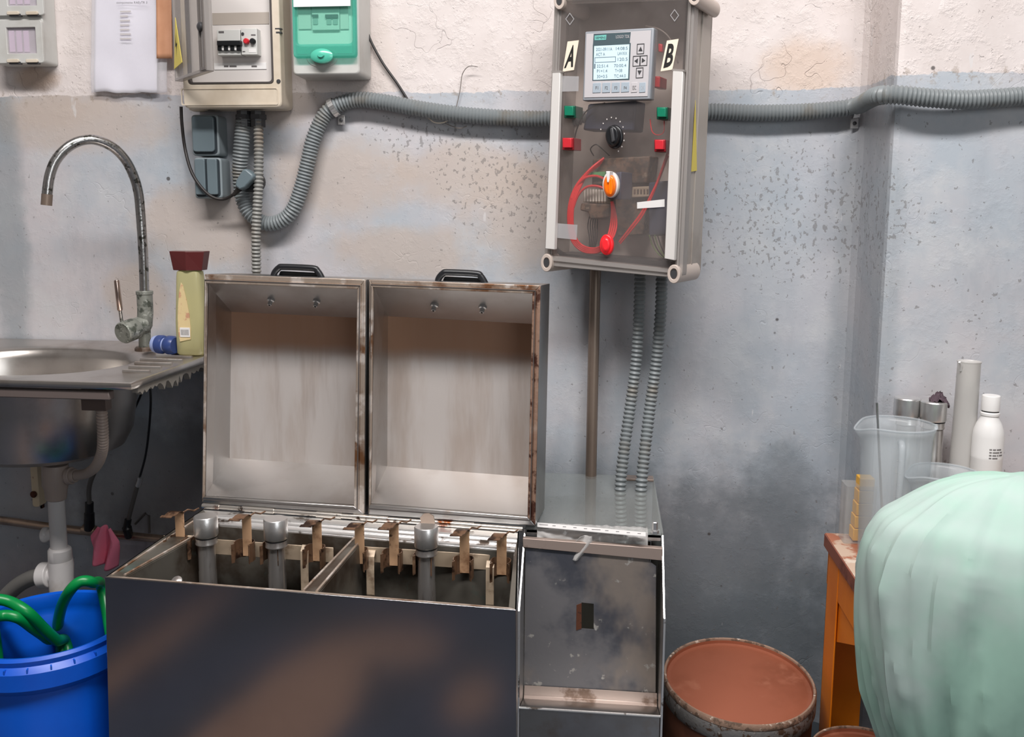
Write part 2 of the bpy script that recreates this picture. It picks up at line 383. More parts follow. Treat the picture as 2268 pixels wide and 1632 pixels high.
M['label'] = mat('cream_label', srgb(240, 226, 206), .5)
M['clear'] = clear('clear_door', (.93, .92, .91, 1), .22, (.50, .48, .47, 1), .1)
M['doorrim'] = mat('door_rim_plastic', srgb(150, 146, 142), .35)
M['teal'] = clear('teal_cover', (.58, .90, .85, 1), .2, (.22, .62, .54, 1), .12)
M['tealwindow'] = clear('teal_window', (.80, .96, .91, 1), .12, (.3, .75, .62, 1), .1)
M['tealsolid'] = mat('teal_plastic', srgb(86, 190, 164), .25, coat=.3)
M['smoke'] = clear('smoked_cover', (.95, .93, .92, 1), .13, (.34, .31, .30, 1), .10, vary=(5, .08, .18))
M['rimclear'] = clear('cover_edge', (.80, .78, .76, 1), .55, (.45, .42, .40, 1), .2)
M['tapeclear'] = clear('clear_tape', (.95, .95, .95, 1), .45, (.55, .54, .55, 1), .3)
M['strip'] = mat('white_trunking', srgb(214, 210, 206), .4)
M['screw'] = mat('boss_plastic', srgb(196, 182, 172), .4)
M['innergrey'] = mat('inner_backplate', srgb(222, 212, 204), .6)
M['innerbrown'] = mat('dusty_component', srgb(122, 100, 84), .6, vary=[(srgb(84, 74, 66), 60, .4, .6), (srgb(150, 136, 118), 40, .6, .7)])
M['innertan'] = mat('terminal_block', srgb(184, 168, 146), .5)
M['innerblue'] = mat('component_blue_grey', srgb(66, 74, 96), .5)
M['innerpale'] = mat('terminal_pale', srgb(240, 236, 226), .5)
M['greenwire'] = mat('green_yellow_wire', srgb(120, 150, 90), .5)
M['hmi'] = mat('display_body', srgb(150, 154, 160), .42)
M['hmiface'] = mat('display_face', srgb(196, 192, 194), .45)
M['hmidark'] = mat('display_header', srgb(76, 92, 98), .35)
M['hmiteal'] = mat('display_badge', srgb(120, 196, 186), .4)
M['screen'] = mat('lcd', srgb(186, 206, 214), .25, emit=(srgb(196, 218, 228), .38))
M['hmikey'] = mat('display_key', srgb(168, 180, 190), .45)
M['orange'] = mat('orange_knob', srgb(255, 120, 10), .3, emit=(srgb(255, 110, 0), .12))
M['redbright'] = mat('lit_red_button', srgb(240, 44, 52), .3, emit=(srgb(255, 30, 40), .12))
M['white'] = mat('white_plastic', srgb(228, 226, 224), .4)
M['faucet'] = mat('limescaled_steel', (.44, .43, .42, 1), .26, .95, vary=[(srgb(92, 92, 86), 70, .54, .62), ((.2, .2, .2, 1), 40, .62, .7)], bump=(120, .25))
M['faucetbody'] = mat('corroded_tap_body', srgb(140, 142, 134), .45, .4, vary=[(srgb(84, 88, 80), 55, .5, .62), (srgb(176, 178, 170), 70, .58, .64)], bump=(120, .5))
M['copperlever'] = mat('worn_lever', (.60, .46, .40, 1), .25, 1)
M['sink'] = mat('sink_steel', (.60, .565, .53, 1), .30, .95, vary=[((.46, .41, .37, 1), 9, .45, .7)], bump=(14, .12))
M['sealant'] = mat('crumbling_sealant', srgb(140, 134, 126), .8, bump=(60, .6))
M['cardmaroon'] = mat('maroon_cap', srgb(86, 36, 36), .3)
M['soap'] = clear('yellow_soap_bottle', (.82, .80, .50, 1), .62, (.58, .54, .30, 1), .15)
M['soaplabel'] = mat('soap_label', srgb(216, 194, 146), .45, vary=[(srgb(196, 150, 120), 40, .52, .6), (srgb(236, 222, 196), 30, .6, .66)])
M['blueconn'] = mat('navy_connector', srgb(48, 66, 118), .35)
M['lavconn'] = mat('pale_blue_connector', srgb(150, 164, 206), .35)
M['pvc'] = mat('white_pvc', srgb(206, 202, 200), .35, vary=[(srgb(180, 172, 166), 9, .5, .7)])
M['pvcdull'] = mat('dull_pvc', srgb(168, 152, 142), .45)
M['greyhose'] = mat('grey_waste_hose', srgb(120, 118, 114), .5)
M['copper'] = mat('copper_pipe', (.56, .42, .32, 1), .3, .9, vary=[((.33, .25, .2, 1), 12, .5, .7)])
M['braid'] = mat('braided_hose', srgb(112, 108, 104), .4, .5)
M['pink'] = mat('pink_cloth', srgb(255, 140, 168), .85, bump=(200, .2))
M['bracket'] = mat('cream_bracket', srgb(226, 208, 176), .5, vary=[(srgb(150, 84, 50), 40, .62, .7)])
M['rust'] = mat('rust', srgb(84, 44, 24), .8, vary=[(srgb(50, 26, 16), 60, .5, .6)])
M['bluebarrel'] = mat('blue_barrel', srgb(0, 84, 196), .38, vary=[(srgb(0, 70, 176), 4, .4, .7)], bump=(9, .1))
M['greenhose'] = mat('green_hose', srgb(0, 128, 62), .35)
M['drum'] = mat('brown_drum_lid', srgb(148, 84, 60), .5, vary=[(srgb(128, 70, 46), 5, .4, .7), (srgb(160, 100, 76), 11, .56, .7)])
M['drumside'] = mat('brown_drum_side', srgb(112, 68, 48), .6, vary=[(srgb(84, 50, 36), 8, .4, .7)])
M['drumring'] = mat('galvanised_ring', srgb(132, 130, 128), .5, .5, vary=[(srgb(90, 70, 56), 60, .52, .6), (srgb(176, 170, 164), 80, .6, .66)], bump=(120, .6))
M['drumedge'] = mat('chipped_rim', srgb(150, 122, 104), .6, vary=[(srgb(104, 84, 70), 50, .5, .6), (srgb(206, 190, 176), 70, .6, .66)], bump=(120, .5))
M['tableorange'] = mat('orange_enamel', srgb(236, 132, 20), .45, vary=[(srgb(222, 118, 12), 7, .4, .7)])
M['tablewood'] = mat('worn_table_top', srgb(196, 170, 150), .65, vary=[(srgb(166, 104, 78), 10, .54, .6), (srgb(212, 196, 180), 18, .6, .7)], bump=(50, .3))
M['tableedge'] = mat('brown_table_edge', srgb(142, 84, 66), .6, vary=[(srgb(112, 62, 48), 20, .5, .7)])
M['cloth'] = mat('pale_green_cloth', srgb(152, 188, 172), .9, vary=[(srgb(166, 184, 178), 3.2, .42, .62)], bump=(9, .9, (1, 1, .5)))
M['jug'] = clear('translucent_jug', (.94, .96, .97, 1), .27, (.70, .73, .75, 1), .25)
M['milky'] = clear('milky_tube', (.90, .90, .88, 1), .62, (.72, .70, .68, 1), .3)
M['thinclear'] = clear('clear_cup', (.95, .95, .95, 1), .25, (.7, .7, .68, 1), .1)
M['acrylic'] = clear('acrylic_plate', (.93, .95, .94, 1), .20, (.55, .56, .55, 1), .08)
M['wrap'] = clear('crumpled_wrap', (.97, .97, .97, 1), .40, (.78, .76, .74, 1), .12)
M['yellowcard'] = mat('yellow_block', srgb(242, 182, 60), .5)
M['rag'] = mat('dark_rag', srgb(84, 68, 76), .9)
M['rod'] = mat('thin_steel_rod', (.7, .7, .7, 1), .25, 1)
M['greycable'] = mat('grey_wire', srgb(120, 112, 106), .5)

# ---------------------------------------------------------------- room
XJ = P(1897, 500, 0).x
YJ = -0.213
wb = MB()
prof = [(-2.4, 0), (XJ - .05, 0), (XJ - .03, -.004), (XJ - .012, -.014), (XJ - .003, -.032), (XJ, -.06), (XJ, YJ + .012), (XJ + .003, YJ + .003), (XJ + .012, YJ), (2.3, YJ)]
for (xa, ya), (xb, yb) in zip(prof, prof[1:]):
    wb.poly([(xa, ya, 0), (xb, yb, 0), (xb, yb, 2.9), (xa, ya, 2.9)])
wb.poly([(2.3, YJ, 0), (2.3, .12, 0), (2.3, .12, 2.9), (2.3, YJ, 2.9)]).poly([(2.3, .12, 0), (-2.4, .12, 0), (-2.4, .12, 2.9), (2.3, .12, 2.9)]).poly([(-2.4, .12, 0), (-2.4, 0, 0), (-2.4, 0, 2.9), (-2.4, .12, 2.9)])
struct('wall_back', wb, M['wall'])
struct('wall_left', MB().box(-2.5, -4.6, 0, -2.4, .12, 2.9), M['plain'])
struct('wall_right', MB().box(2.3, -4.6, 0, 2.4, .12, 2.9), M['plain'])
struct('wall_front', MB().box(-2.4, -4.7, 0, 2.3, -4.6, 2.9), M['plain'])
struct('floor', MB().box(-2.5, -4.7, -.1, 2.4, .12, 0), M['floor'])
struct('ceiling', MB().box(-2.5, -4.7, 2.9, 2.4, .12, 3.0), M['ceil'])

def quadY(pts, Y): return [P(x, y, Y) for x, y in pts]
DY = Vector((0, 1, 0))
def rr(pts4, r=.2, n=5):
    """rounded corners for a planar quad given as 4 Vectors; r as metres"""
    out = []
    for i in range(4):
        p = pts4[i]; a = (pts4[i - 1] - p).normalized(); b = (pts4[(i + 1) % 4] - p).normalized()
        p0 = p + a * r; p2 = p + b * r
        for k in range(n + 1):
            t = k / n; out.append(p0 * (1 - t) ** 2 + p * 2 * t * (1 - t) + p2 * t * t)
    return out
def ring(mb, outer, inner, d):
    """frame between two loops with equal point count, extruded by d"""
    d = Vector(d); n = len(outer); k = len(mb.v)
    mb.v += [Vector(p) for p in outer] + [Vector(p) for p in inner] + [Vector(p) + d for p in outer] + [Vector(p) + d for p in inner]
    for i in range(n):
        j = (i + 1) % n
        mb.f += [(k + i, k + j, k + n + j, k + n + i), (k + 2 * n + j, k + 2 * n + i, k + 3 * n + i, k + 3 * n + j),
                 (k + j, k + i, k + 2 * n + i, k + 2 * n + j), (k + n + i, k + n + j, k + 3 * n + j, k + 3 * n + i)]
    return mb

# ================================================================ wall electrics, left
def wallbox(px0, py0, px1, py1, d, r=.006, n=4):
    """front rectangle at Y=-d between two pixel corners -> loop"""
    a = P(px0, py0, -d); b = P(px1, py1, -d)
    return rr([Vector((a.x, -d, a.z)), Vector((b.x, -d, a.z)), Vector((b.x, -d, b.z)), Vector((a.x, -d, b.z))], r, n)
def R4(px0, py0, px1, py1, Y):
    a = P(px0, py0, Y); b = P(px1, py1, Y)
    return [Vector((a.x, Y, a.z)), Vector((b.x, Y, a.z)), Vector((b.x, Y, b.z)), Vector((a.x, Y, b.z))]
def B(mb, px0, py0, px1, py1, Y0, Y1):
    q = R4(px0, py0, px1, py1, Y0); return mb.ext(q, (0, Y1 - Y0, 0))

# --- stacked breaker enclosure (far left)
a = P(-40, 145, 0)
t = thing('breaker_enclosure', 'light grey plastic two-window breaker enclosure at the far left, top of wall', 'electrical box', (a.x, 0, a.z))
part(t, 'housing', MB().ext(wallbox(-34, -110, 100, 140, .05, .008), (0, .05, 0)), M['greyplastic'], bevel=.002)
for y0, y1, lab in ((-60, 33, 'upper breaker window, cut by the picture edge'), (46, 139, 'lower breaker window')):
    c = part(t, 'window_cover', ring(MB(), wallbox(-20, y0, 97, y1, .058, .006), wallbox(13, y0 + 15, 81, y1 - 21, .058, .002), (0, .008, 0)), M['greyplastic'], lab, bevel=.0012)
    part(c, 'window_pane', B(MB(), 13, y0 + 15, 81, y1 - 21, -.053, -.052), clear('pane_l%d' % y0, (.97, .95, .98, 1), .18, (.7, .66, .7, 1), .1))
    g = MB()
    for k in range(3): B(g, 19 + k * 16, y0 + 22, 34 + k * 16, y1 - 24, -.0515, -.0502)
    part(c, 'breaker', g, mat('pink_white%d' % y0, srgb(226, 214, 222), .5))
    g = MB()
    for x0 in (14, 56): g.ext(rr(R4(x0, y1 - 8, x0 + 27, y1 - 1, -.062), .003), (0, .006, 0))
    part(c, 'latch', g, M['whiteplastic'], bevel=.001)
    g = MB()
    for x0 in (20, 60): B(g, x0, y1 - 2, x0 + 26, y1 + 3, -.0585, -.052)
    part(c, 'latch_slot', g, M['darkgrey'])

# --- paper in sleeve
def sheet(px0, py0, px1, py1, Y, amp, nu=26, nv=30, ragged=0, seed=0, tilt=0):
    def fn(u, v):
        p = P(px0 + (px1 - px0) * u + tilt * v, py0 + (py1 - py0) * v, Y)
        w = noise.noise(Vector((u * 3.2 + seed, v * 3.1, seed))) * amp * (0.3 + v) + math.sin(u * 9 + seed) * amp * .35 * v * v
        q = noise.noise(Vector((u * 6, 3.3, seed))) * ragged * max(0, v - .8) * 5
        return Vector((p.x, p.y + w - .004 * v, p.z - q))
    return MB().grid(fn, nu, nv)
o = build('paper_sleeve', sheet(203, -60, 372, 205, -.014, .005, ragged=.004, seed=2), M['sleeve'], solid=.0005)
tag(o, 'clear plastic sleeve hanging on the white wall around a white notice', 'plastic sleeve')
t = thing('paper_notice', 'white printed notice hanging in a clear sleeve left of the beige distribution board', 'notice', P(285, 205, -.01))
part(t, 'sheet', sheet(210, -60, 350, 204, -.008, .004, ragged=.006, seed=2), M['paper'], solid=.0006)
tm = MB()
textverts('componente RAEyTR 3', lambda u, v: P(258 + 68 * u, 10 - 7 * v, -.0215), None, mb=tm)
part(t, 'heading_text', tm, M['ink'], smooth=False)
g = MB()
for k, w in enumerate((24, 17, 22, 20, 20, 24, 24)):
    y = 24 + k * 10
    q = R4(266, y, 266 + w, y + 3.2, -.021); g.poly(q)
part(t, 'body_text', g, mat('faint_ink', srgb(196, 190, 190), .7), smooth=False)
o = build('orange_card', sheet(345, -60, 379, 130, -.022, .002, 8, 16, seed=5, tilt=4), M['orangecard'], solid=.0008)
tag(o, 'narrow pale orange card hanging beside the white notice', 'card')

# --- beige distribution board with open smoked door
D0 = .10
t = thing('distribution_board', 'beige distribution board with its transparent door swung open, above the two switches', 'electrical box', (P(500, 250, 0).x, 0, P(500, 250, 0).z))
fr = wallbox(392, -120, 624, 238, D0, .012)
inn = wallbox(404, -110, 605, 183, D0, .008)
bx = MB(); ring(bx, fr, inn, (0, .028, 0))
# body behind the frame, slightly wider towards the wall
fb = wallbox(392, -120, 624, 238, D0 - .028, .012)
bk = [Vector((p.x, 0, p.z)) for p in fb]
bx.prism(fb, bk)
part(t, 'housing', bx, M['whiteplastic'], bevel=.003)
part(t, 'inner_plate', MB().ext(wallbox(405, -109, 604, 182, D0 - .016, .008), (0, .004, 0)), M['panelwhite'])
part(t, 'gasket', ring(MB(), wallbox(404, -110, 606, 184, D0 + .0015, .009), wallbox(408, -106, 602, 180.5, D0 + .0015, .008), (0, .012, 0)), M['gasket'])
part(t, 'front_ridge', ring(MB(), wallbox(400, 196, 616, 232, D0 + .0015, .004), wallbox(402, 198, 614, 229, D0 + .0015, .004), (0, .003, 0)), M['whiteplastic'])
def PB(px, py, o=0): return P(px, py, -(D0 - .017) - o)
part(t, 'grey_band', B(MB(), 470, 29, 596, 53, -(D0 - .015), -(D0 - .018)), mat('band_grey', srgb(172, 162, 152), .5))
part(t, 'name_strip', B(MB(), 474, 140, 590, 153, -(D0 - .0145), -(D0 - .018)), M['white'])
g = MB()
for x0, x1 in ((496, 506), (508, 524), (557, 569)):
    g.poly(R4(x0, 145, x1, 148.5, -(D0 - .0140)))
part(t, 'strip_text', g, M['ink'], smooth=False)
bk_ = thing_b = part(t, 'main_breaker', B(MB(), 480, 66, 533, 122, -(D0 + .006), -(D0 - .018)), M['breaker'], 'four-pole breaker with black toggles', bevel=.001)
part(bk_, 'toggle_bar', B(MB(), 480, 90, 533, 100, -(D0 + .016), -(D0 + .005)), M['black'], bevel=.001)
g = MB()
for k in range(4): B(g, 481 + k * 14, 98, 491 + k * 14, 112, -(D0 + .012), -(D0 + .005))
part(bk_, 'toggle', g, M['black'], bevel=.001)
g = MB()
for k in range(3): B(g, 491 + k * 14, 102, 496 + k * 14, 111, -(D0 + .011), -(D0 + .005))
part(bk_, 'toggle_guard', g, M['white'])
b2 = part(t, 'trip_unit', B(MB(), 533, 63, 570, 121, -(D0 + .006), -(D0 - .018)), M['breaker'], 'motor protection unit with a red and a black button', bevel=.001)
for x, m_, nm in ((547, 'red', 'stop_button'), (561, 'black', 'start_button')):
    c = P(x, 92, -(D0 + .006)); part(b2, nm, MB().lathe([(.006, 0), (.006, .006), (.0045, .008), (0, .008)], c, (0, -1, 0), 18), M[m_])
c = P(538, 75, -(D0 + .006)); part(b2, 'dial', MB().lathe([(.003, 0), (.003, .002), (0, .002)], c, (0, -1, 0), 12), M['darkgrey'])
part(b2, 'marking_plate', B(MB(), 551, 108, 567, 116, -(D0 + .0065), -(D0 + .005)), M['white'])
g = MB().poly(R4(484, 69, 496, 73, -(D0 + .0066))).poly(R4(556, 76, 566, 78.5, -(D0 + .0066))).poly(R4(537, 113, 543, 115, -(D0 + .0066)))
part(t, 'breaker_marking', g, M['ink'], smooth=False)
g = MB()
B(g, 609, 62, 622, 64.5, -(D0 + .0005), -(D0 - .01)); B(g, 611, 70, 622, 73.5, -(D0 + .0005), -(D0 - .01))
part(t, 'latch_slot', g, M['darkgrey'])
c = P(617, 180, -D0); part(t, 'latch_screw', MB().lathe([(.0045, 0), (.004, .002), (0, .0022)], c, (0, -1, 0), 14), M['darkgrey'])
# door on the left hinge, about 45 degrees open
HX = P(393, 180, -D0).x; dz0 = P(393, 181, -D0).z; dz1 = P(393, -112, -D0).z
ang = math.radians(46); du = Vector((math.cos(ang), -math.sin(ang), 0)); dn = Vector((math.sin(ang), math.cos(ang), 0)); LW = .192
def DP(u, v, o=0): return Vector((HX, -D0 - .003, 0)) + du * (u * LW) + dn * o + Vector((0, 0, dz0 + (dz1 - dz0) * v))
def dq(u0, v0, u1, v1, o): return [DP(u0, v0, o), DP(u1, v0, o), DP(u1, v1, o), DP(u0, v1, o)]
d_ = part(t, 'door', MB().ext(dq(.03, .015, .97, .985, 0), dn * .003), M['clear'], 'transparent door, open')
g = MB(); ring(g, dq(0, 0, 1, 1, -.004), dq(.045, .025, .87, .975, -.004), dn * .016)
part(d_, 'door_rim', g, M['clear'] if False else M['rimclear'], bevel=.002)
g = MB(); ring(g, dq(.83, .01, .99, .99, -.006), dq(.86, .03, .955, .97, -.006), dn * .012)
part(d_, 'door_lock_edge', g, M['darkgrey'] if False else mat('door_edge', srgb(104, 98, 94), .4))
part(d_, 'lock', MB().lathe([(.009, 0), (.009, .005), (.004, .008), (0, .008)], DP(.90, .32, -.004), -dn, 16), M['darkgrey'])
part(d_, 'warning_sticker', MB().ext([DP(.03, .09, -.0065), DP(.30, .12, -.0065), DP(.14, .47, -.0065)], dn * .001), M['yellow'], 'yellow triangular warning sticker')
g = MB()
zz = [DP(.15, .36, -.0072), DP(.11, .25, -.0072), DP(.15, .26, -.0072), DP(.125, .17, -.0072), DP(.175, .28, -.0072), DP(.14, .27, -.0072)]
g.poly(zz)
part(d_, 'lightning_mark', g, M['blackink'], smooth=False)
g = MB()
for k, x in enumerate((540, 571)):
    c = P(x, 246, -.045); g.cyl(c, c + Vector((0, 0, -.034)), .0165, 8)
    g.cyl(c + Vector((0, 0, -.008)), c + Vector((0, 0, -.018)), .0195, 6)
part(t, 'cable_gland', g, M['darkgrey'])
c = P(440, 243, -.045)
part(t, 'knockout_plug', MB().lathe([(.02, 0), (.02, -.005), (.012, -.008), (0, -.008)], c + Vector((0, 0, .004)), (0, 0, 1), 18), M['whiteplastic'])

# --- small board with the green tinted cover
t = thing('small_fuse_box', 'small white fuse box with a green tinted transparent cover', 'electrical box', (P(720, 170, 0).x, 0, P(720, 170, 0).z))
d2 = .085
fb = wallbox(641, -120, 796, 165, d2, .010); bk = [Vector((p.x + (.004 if p.x > -.6 else -.002), 0, p.z - (.004 if p.z < 1.4 else 0))) for p in fb]
part(t, 'housing', MB().prism(fb, bk), M['greyplastic'], bevel=.004)
cov = part(t, 'cover', MB().ext(wallbox(644, -110, 788, 124, d2 + .014, .006), (0, .002, 0)), M['tealwindow'], 'green tinted transparent cover')
part(cov, 'cover_wall', ring(MB(), wallbox(643, -112, 789, 126, d2 + .016, .008), wallbox(650, -104, 781, 96, d2 + .016, .010), (0, .014, 0)), M['teal'], bevel=.003)
k = P(713, 124, -(d2 + .017)); 
part(cov, 'cover_latch', MB().lathe([(.024, -.006), (.024, .002), (.019, .005), (.008, .006), (.006, .010), (0, .010)], k, (0, -1, 0), 24, sv=.62, u=(1, 0, 0)), M['tealsolid'])
part(t, 'latch_recess', MB().ext([P(713 + 34 * math.cos(a / 24 * 6.283), 128 + 22 * math.sin(a / 24 * 6.283), -(d2 + .0015)) for a in range(24)], (0, .003, 0)), M['greyplastic'], bevel=.001)
part(t, 'inner_plate', B(MB(), 652, -100, 780, 118, -(d2 + .001), -(d2 - .002)), mat('inner_white', srgb(222, 224, 220), .5))
br = part(t, 'breaker', B(MB(), 690, 14, 752, 66, -(d2 + .007), -d2), M['breaker'], bevel=.001)
g = MB(); B(g, 691, 32, 704, 37, -(d2 + .011), -(d2 + .006)); B(g, 720, 32, 748, 39, -(d2 + .011), -(d2 + .006))
part(br, 'toggle', g, M['darkgrey'])
g = MB()
for x in (693, 723, 737): g.ext(rr(R4(x, 41, x + 11, 54, -(d2 + .0085)), .002), (0, .002, 0))
part(br, 'screw_well', g, mat('well', srgb(150, 160, 156), .5))
part(t, 'blank_strip', MB().ext(R4(660, 14, 689, 64, -(d2 + .004)), (0, .003, 0)).ext(R4(753, 14, 772, 64, -(d2 + .004)), (0, .003, 0)), M['panelwhite'])
part(t, 'cover_label', B(MB(), 648, -60, 776, 13, -(d2 + .019), -(d2 + .0165)), M['paper'], 'white glossy label on the upper cover')

# --- two stacked surface switches
def switch(px0, py0, px1, py1, n, label):
    t = thing('light_switch', label, 'switch', (P((px0 + px1) / 2, py1, 0).x, 0, P(px0, py1, 0).z), 'grey surface switches under the distribution board')
    d = .048
    f = wallbox(px0, py0, px1, py1, d, .009); b = [Vector((p.x, 0, p.z)) for p in f]
    part(t, 'switch_housing', MB().prism(f, b), M['switchframe'], bevel=.003)
    part(t, 'recess', MB().ext(wallbox(px0 + 3, py0 + 3, px1 - 4, py1 - 4, d + .0005, .008), (0, .002, 0)), M['switchdark'])
    for k in range(n):
        w = (px1 - 10 - px0 - 3) / n
        x0 = px0 + 2 + k * w + (0.7 if k else 0); x1 = px0 + 2 + (k + 1) * w - (0.7 if k < n - 1 else 0)
        q = R4(x0, py0 + 3, x1, py1 - 9, -(d + .007)); q = rr(q, .004 if n > 1 else .008)
        part(t, 'rocker', MB().prism(q, [Vector((p.x, -d, p.z)) for p in q]), M['switch'], bevel=.0015)
    return t
switch(422, 254, 486, 345, 1, 'blue-grey surface light switch with one wide rocker, upper of the two')
switch(428, 349, 493, 440, 2, 'blue-grey surface light switch with two narrow rockers, lower of the two')

# --- black cable with plug
pts = cr([P(401, 236, -.05), P(403, 275, -.046), P(410, 330, -.04), P(424, 380, -.056), P(446, 415, -.064), P(470, 436, -.062), P(495, 441, -.055), P(515, 432, -.06), P(527, 422, -.066)], 8)
t = thing('plug_cable', 'black cable looping past the switches and ending in a grey rubber plug', 'cable', P(470, 441, -.03))
part(t, 'cord', MB().tube(pts, .0035, 10), M['rubber'])
a, b = P(517, 432, -.066), P(530, 418, -.066)
part(t, 'strain_relief', MB().tube([a, a + (b - a) * .5, b], lambda i, q: (.004, .0055, .007)[i], 12), M['rubber'])
c = P(545, 398, -.068)
ax = (P(560, 378, -.068) - P(530, 418, -.068)).normalized(); up = Vector((0, -1, 0)); sd = ax.cross(up)
g = MB(); q = [(-.024, -.007), (-.012, -.013), (.016, -.015), (.022, -.010), (.022, .010), (.016, .015), (-.012, .013), (-.024, .007)]
g.ext([c + ax * u + sd * v - up * .012 for u, v in q], up * .026)
part(t, 'plug_body', g, M['switch'], bevel=.004)
g = MB(); c2 = P(560, 403, -.042); g.lathe([(.022, 0), (.022, .03), (.018, .036), (0, .036)], c2 + Vector((0, .02, 0)), (0, -1, 0), 22)
tag(build('wall_socket', g, M['black']), 'round black wall socket half hidden behind the straight conduit', 'socket')

# --- conduits
GC = 'grey corrugated conduits'
pts = cr([P(540, 262, -.045), P(534, 330, -.044), P(531, 385, -.036), P(538, 440, -.03), P(556, 475, -.028), P(590, 495, -.028), P(625, 488, -.028), P(650, 462, -.028), P(668, 415, -.026), P(682, 360, -.025),
          P(694, 310, -.024), P(715, 262, -.022), P(742, 236, -.022), P(790, 221, -.024), P(850, 226, -.026), P(950, 244, -.026), P(1060, 257, -.024), P(1215, 263, -.022), P(1400, 256, -.022),
          P(1570, 247, -.022), P(1680, 250, -.024), P(1790, 247, -.022), P(1885, 238, -.026)], 14)
pts2 = cr([P(1885, 238, -.026), P(1905, 232, -.06), P(1922, 222, -.14), P(1946, 212, YJ - .01), P(1985, 210, YJ - .032), P(2060, 217, YJ - .036), P(2140, 221, YJ - .032), P(2220, 217, YJ - .026), P(2330, 212, YJ - .024), P(2900, 206, YJ - .024)], 14)
one('flexible_conduit', 'long grey ribbed conduit looping under the board then running right along the wall', 'conduit', MB().rib(pts + pts2[1:], .0162, .0074, .0016, 14), M['conduit'], GC)
pts = cr([P(572, 262, -.05), P(573, 330, -.052), P(572, 420, -.058), P(567, 520, -.055), P(568, 610, -.045), P(570, 800, -.04), P(572, 1000, -.04)], 14)
one('flexible_conduit', 'straight grey ribbed conduit dropping from the distribution board behind the left lid', 'conduit', MB().rib(pts, .0098, .0086, .0015, 14), M['conduitlow'], GC)
pts = cr([P(1418, 590, -.10), P(1416, 680, -.09), P(1410, 790, -.09), P(1396, 900, -.10), P(1382, 1000, -.13), P(1374, 1080, -.15), P(1376, 1160, -.15), P(1380, 1230, -.15)], 12)
one('flexible_conduit', 'left of the two grey ribbed conduits hanging under the control panel', 'conduit', MB().rib(pts, .0112, .0095, .0017, 14), M['conduit'], GC)
pts = cr([P(1466, 590, -.10), P(1464, 680, -.09), P(1455, 790, -.09), P(1440, 900, -.10), P(1428, 1000, -.13), P(1420, 1080, -.15), P(1419, 1160, -.15), P(1422, 1230, -.15)], 12)
one('flexible_conduit', 'right of the two grey ribbed conduits hanging under the control panel', 'conduit', MB().rib(pts, .0115, .0095, .0017, 14), M['conduit'], GC)
# clamps
def clamp(px, py, Y, lab, r=.018, ang=0):
    c = P(px, py, Y); t = thing('pipe_clamp', lab, 'clamp', c, 'metal conduit clamps')
    ax = Vector((math.cos(ang), 0, math.sin(ang)))
    up = Vector((-math.sin(ang), 0, math.cos(ang)))
    g = MB()
    arc = [c + up * (r * math.cos(a)) + Vector((0, -1, 0)) * (r * math.sin(a)) for a in [math.pi * k / 12 * 1.15 - .25 for k in range(13)]]
    for i in range(12):
        p, q = arc[i], arc[i + 1]
        o_ = ((p + q) / 2 - c).normalized() * .0016
        g.prism([p - ax * .006, p + ax * .006, p + ax * .006 + o_, p - ax * .006 + o_], [q - ax * .006, q + ax * .006, q + ax * .006 + o_, q - ax * .006 + o_])
    part(t, 'band', g, M['cap'])
    e = c - up * (r + .010); e.y = Y + r * .6
    g = MB().box(e.x - .008, e.y - .004, e.z - .010, e.x + .008, e.y, e.z + .012)
    part(t, 'tab', g, M['cap'], bevel=.001)
    part(t, 'screw', MB().lathe([(.004, 0), (.004, .002), (0, .003)], e + Vector((0, -.004, 0)), (0, -1, 0), 12), M['darkgrey'])
clamp(739, 238, -.023, 'small steel clamp holding the conduit bend below the green-covered fuse box', .0195, .5)
clamp(1893, 239, -.028, 'steel clamp holding the conduit just before the wall corner at right', .0205, .12)

# --- thin wall cables
pts = cr([P(804, -20, -.01), P(806, 20, -.012), P(815, 75, -.012), P(845, 135, -.010), P(880, 185, -.008), P(905, 224, -.006)], 8)
one('thin_cable', 'thin black cable curving down the white wall right of the fuse boxes', 'cable', MB().tube(pts, .0028, 8), M['rubber'])
pts = cr([P(1010, 240, -.006), P(1019, 200, -.008), P(1024, 165, -.012), P(1038, 147, -.018), P(1058, 148, -.02)], 8)
one('wire_stub', 'thin grey wire hooking out of the white wall above the long conduit', 'wire', MB().tube(pts, .0009, 6), M['greycable'], 'wire stubs around the long conduit')
pts = cr([P(944, 256, -.012), P(960, 270, -.016), P(978, 272, -.02), P(992, 267, -.018)], 8)
one('wire_stub', 'short pale wire curling below the long conduit, left of the pair', 'wire', MB().tube(pts, .0011, 6), M['label'], 'wire stubs around the long conduit')
pts = cr([P(985, 272, -.012), P(1000, 279, -.016), P(1018, 284, -.02), P(1034, 279, -.018)], 8)
one('wire_stub', 'short pale wire curling below the long conduit, right of the pair', 'wire', MB().tube(pts, .0010, 6), M['greycable'], 'wire stubs around the long conduit')
# --- straight pipe under the control panel
pts = [P(1320, 560, -.03), P(1318, 620, -.03), P(1312, 900, -.045), P(1307, 1150, -.06), P(1306, 1230, -.065)]
one('steel_pipe', 'straight brown-stained steel pipe running down from the control panel', 'pipe', MB().tube(cr(pts, 6), .0122, 20), M['brownpipe'])

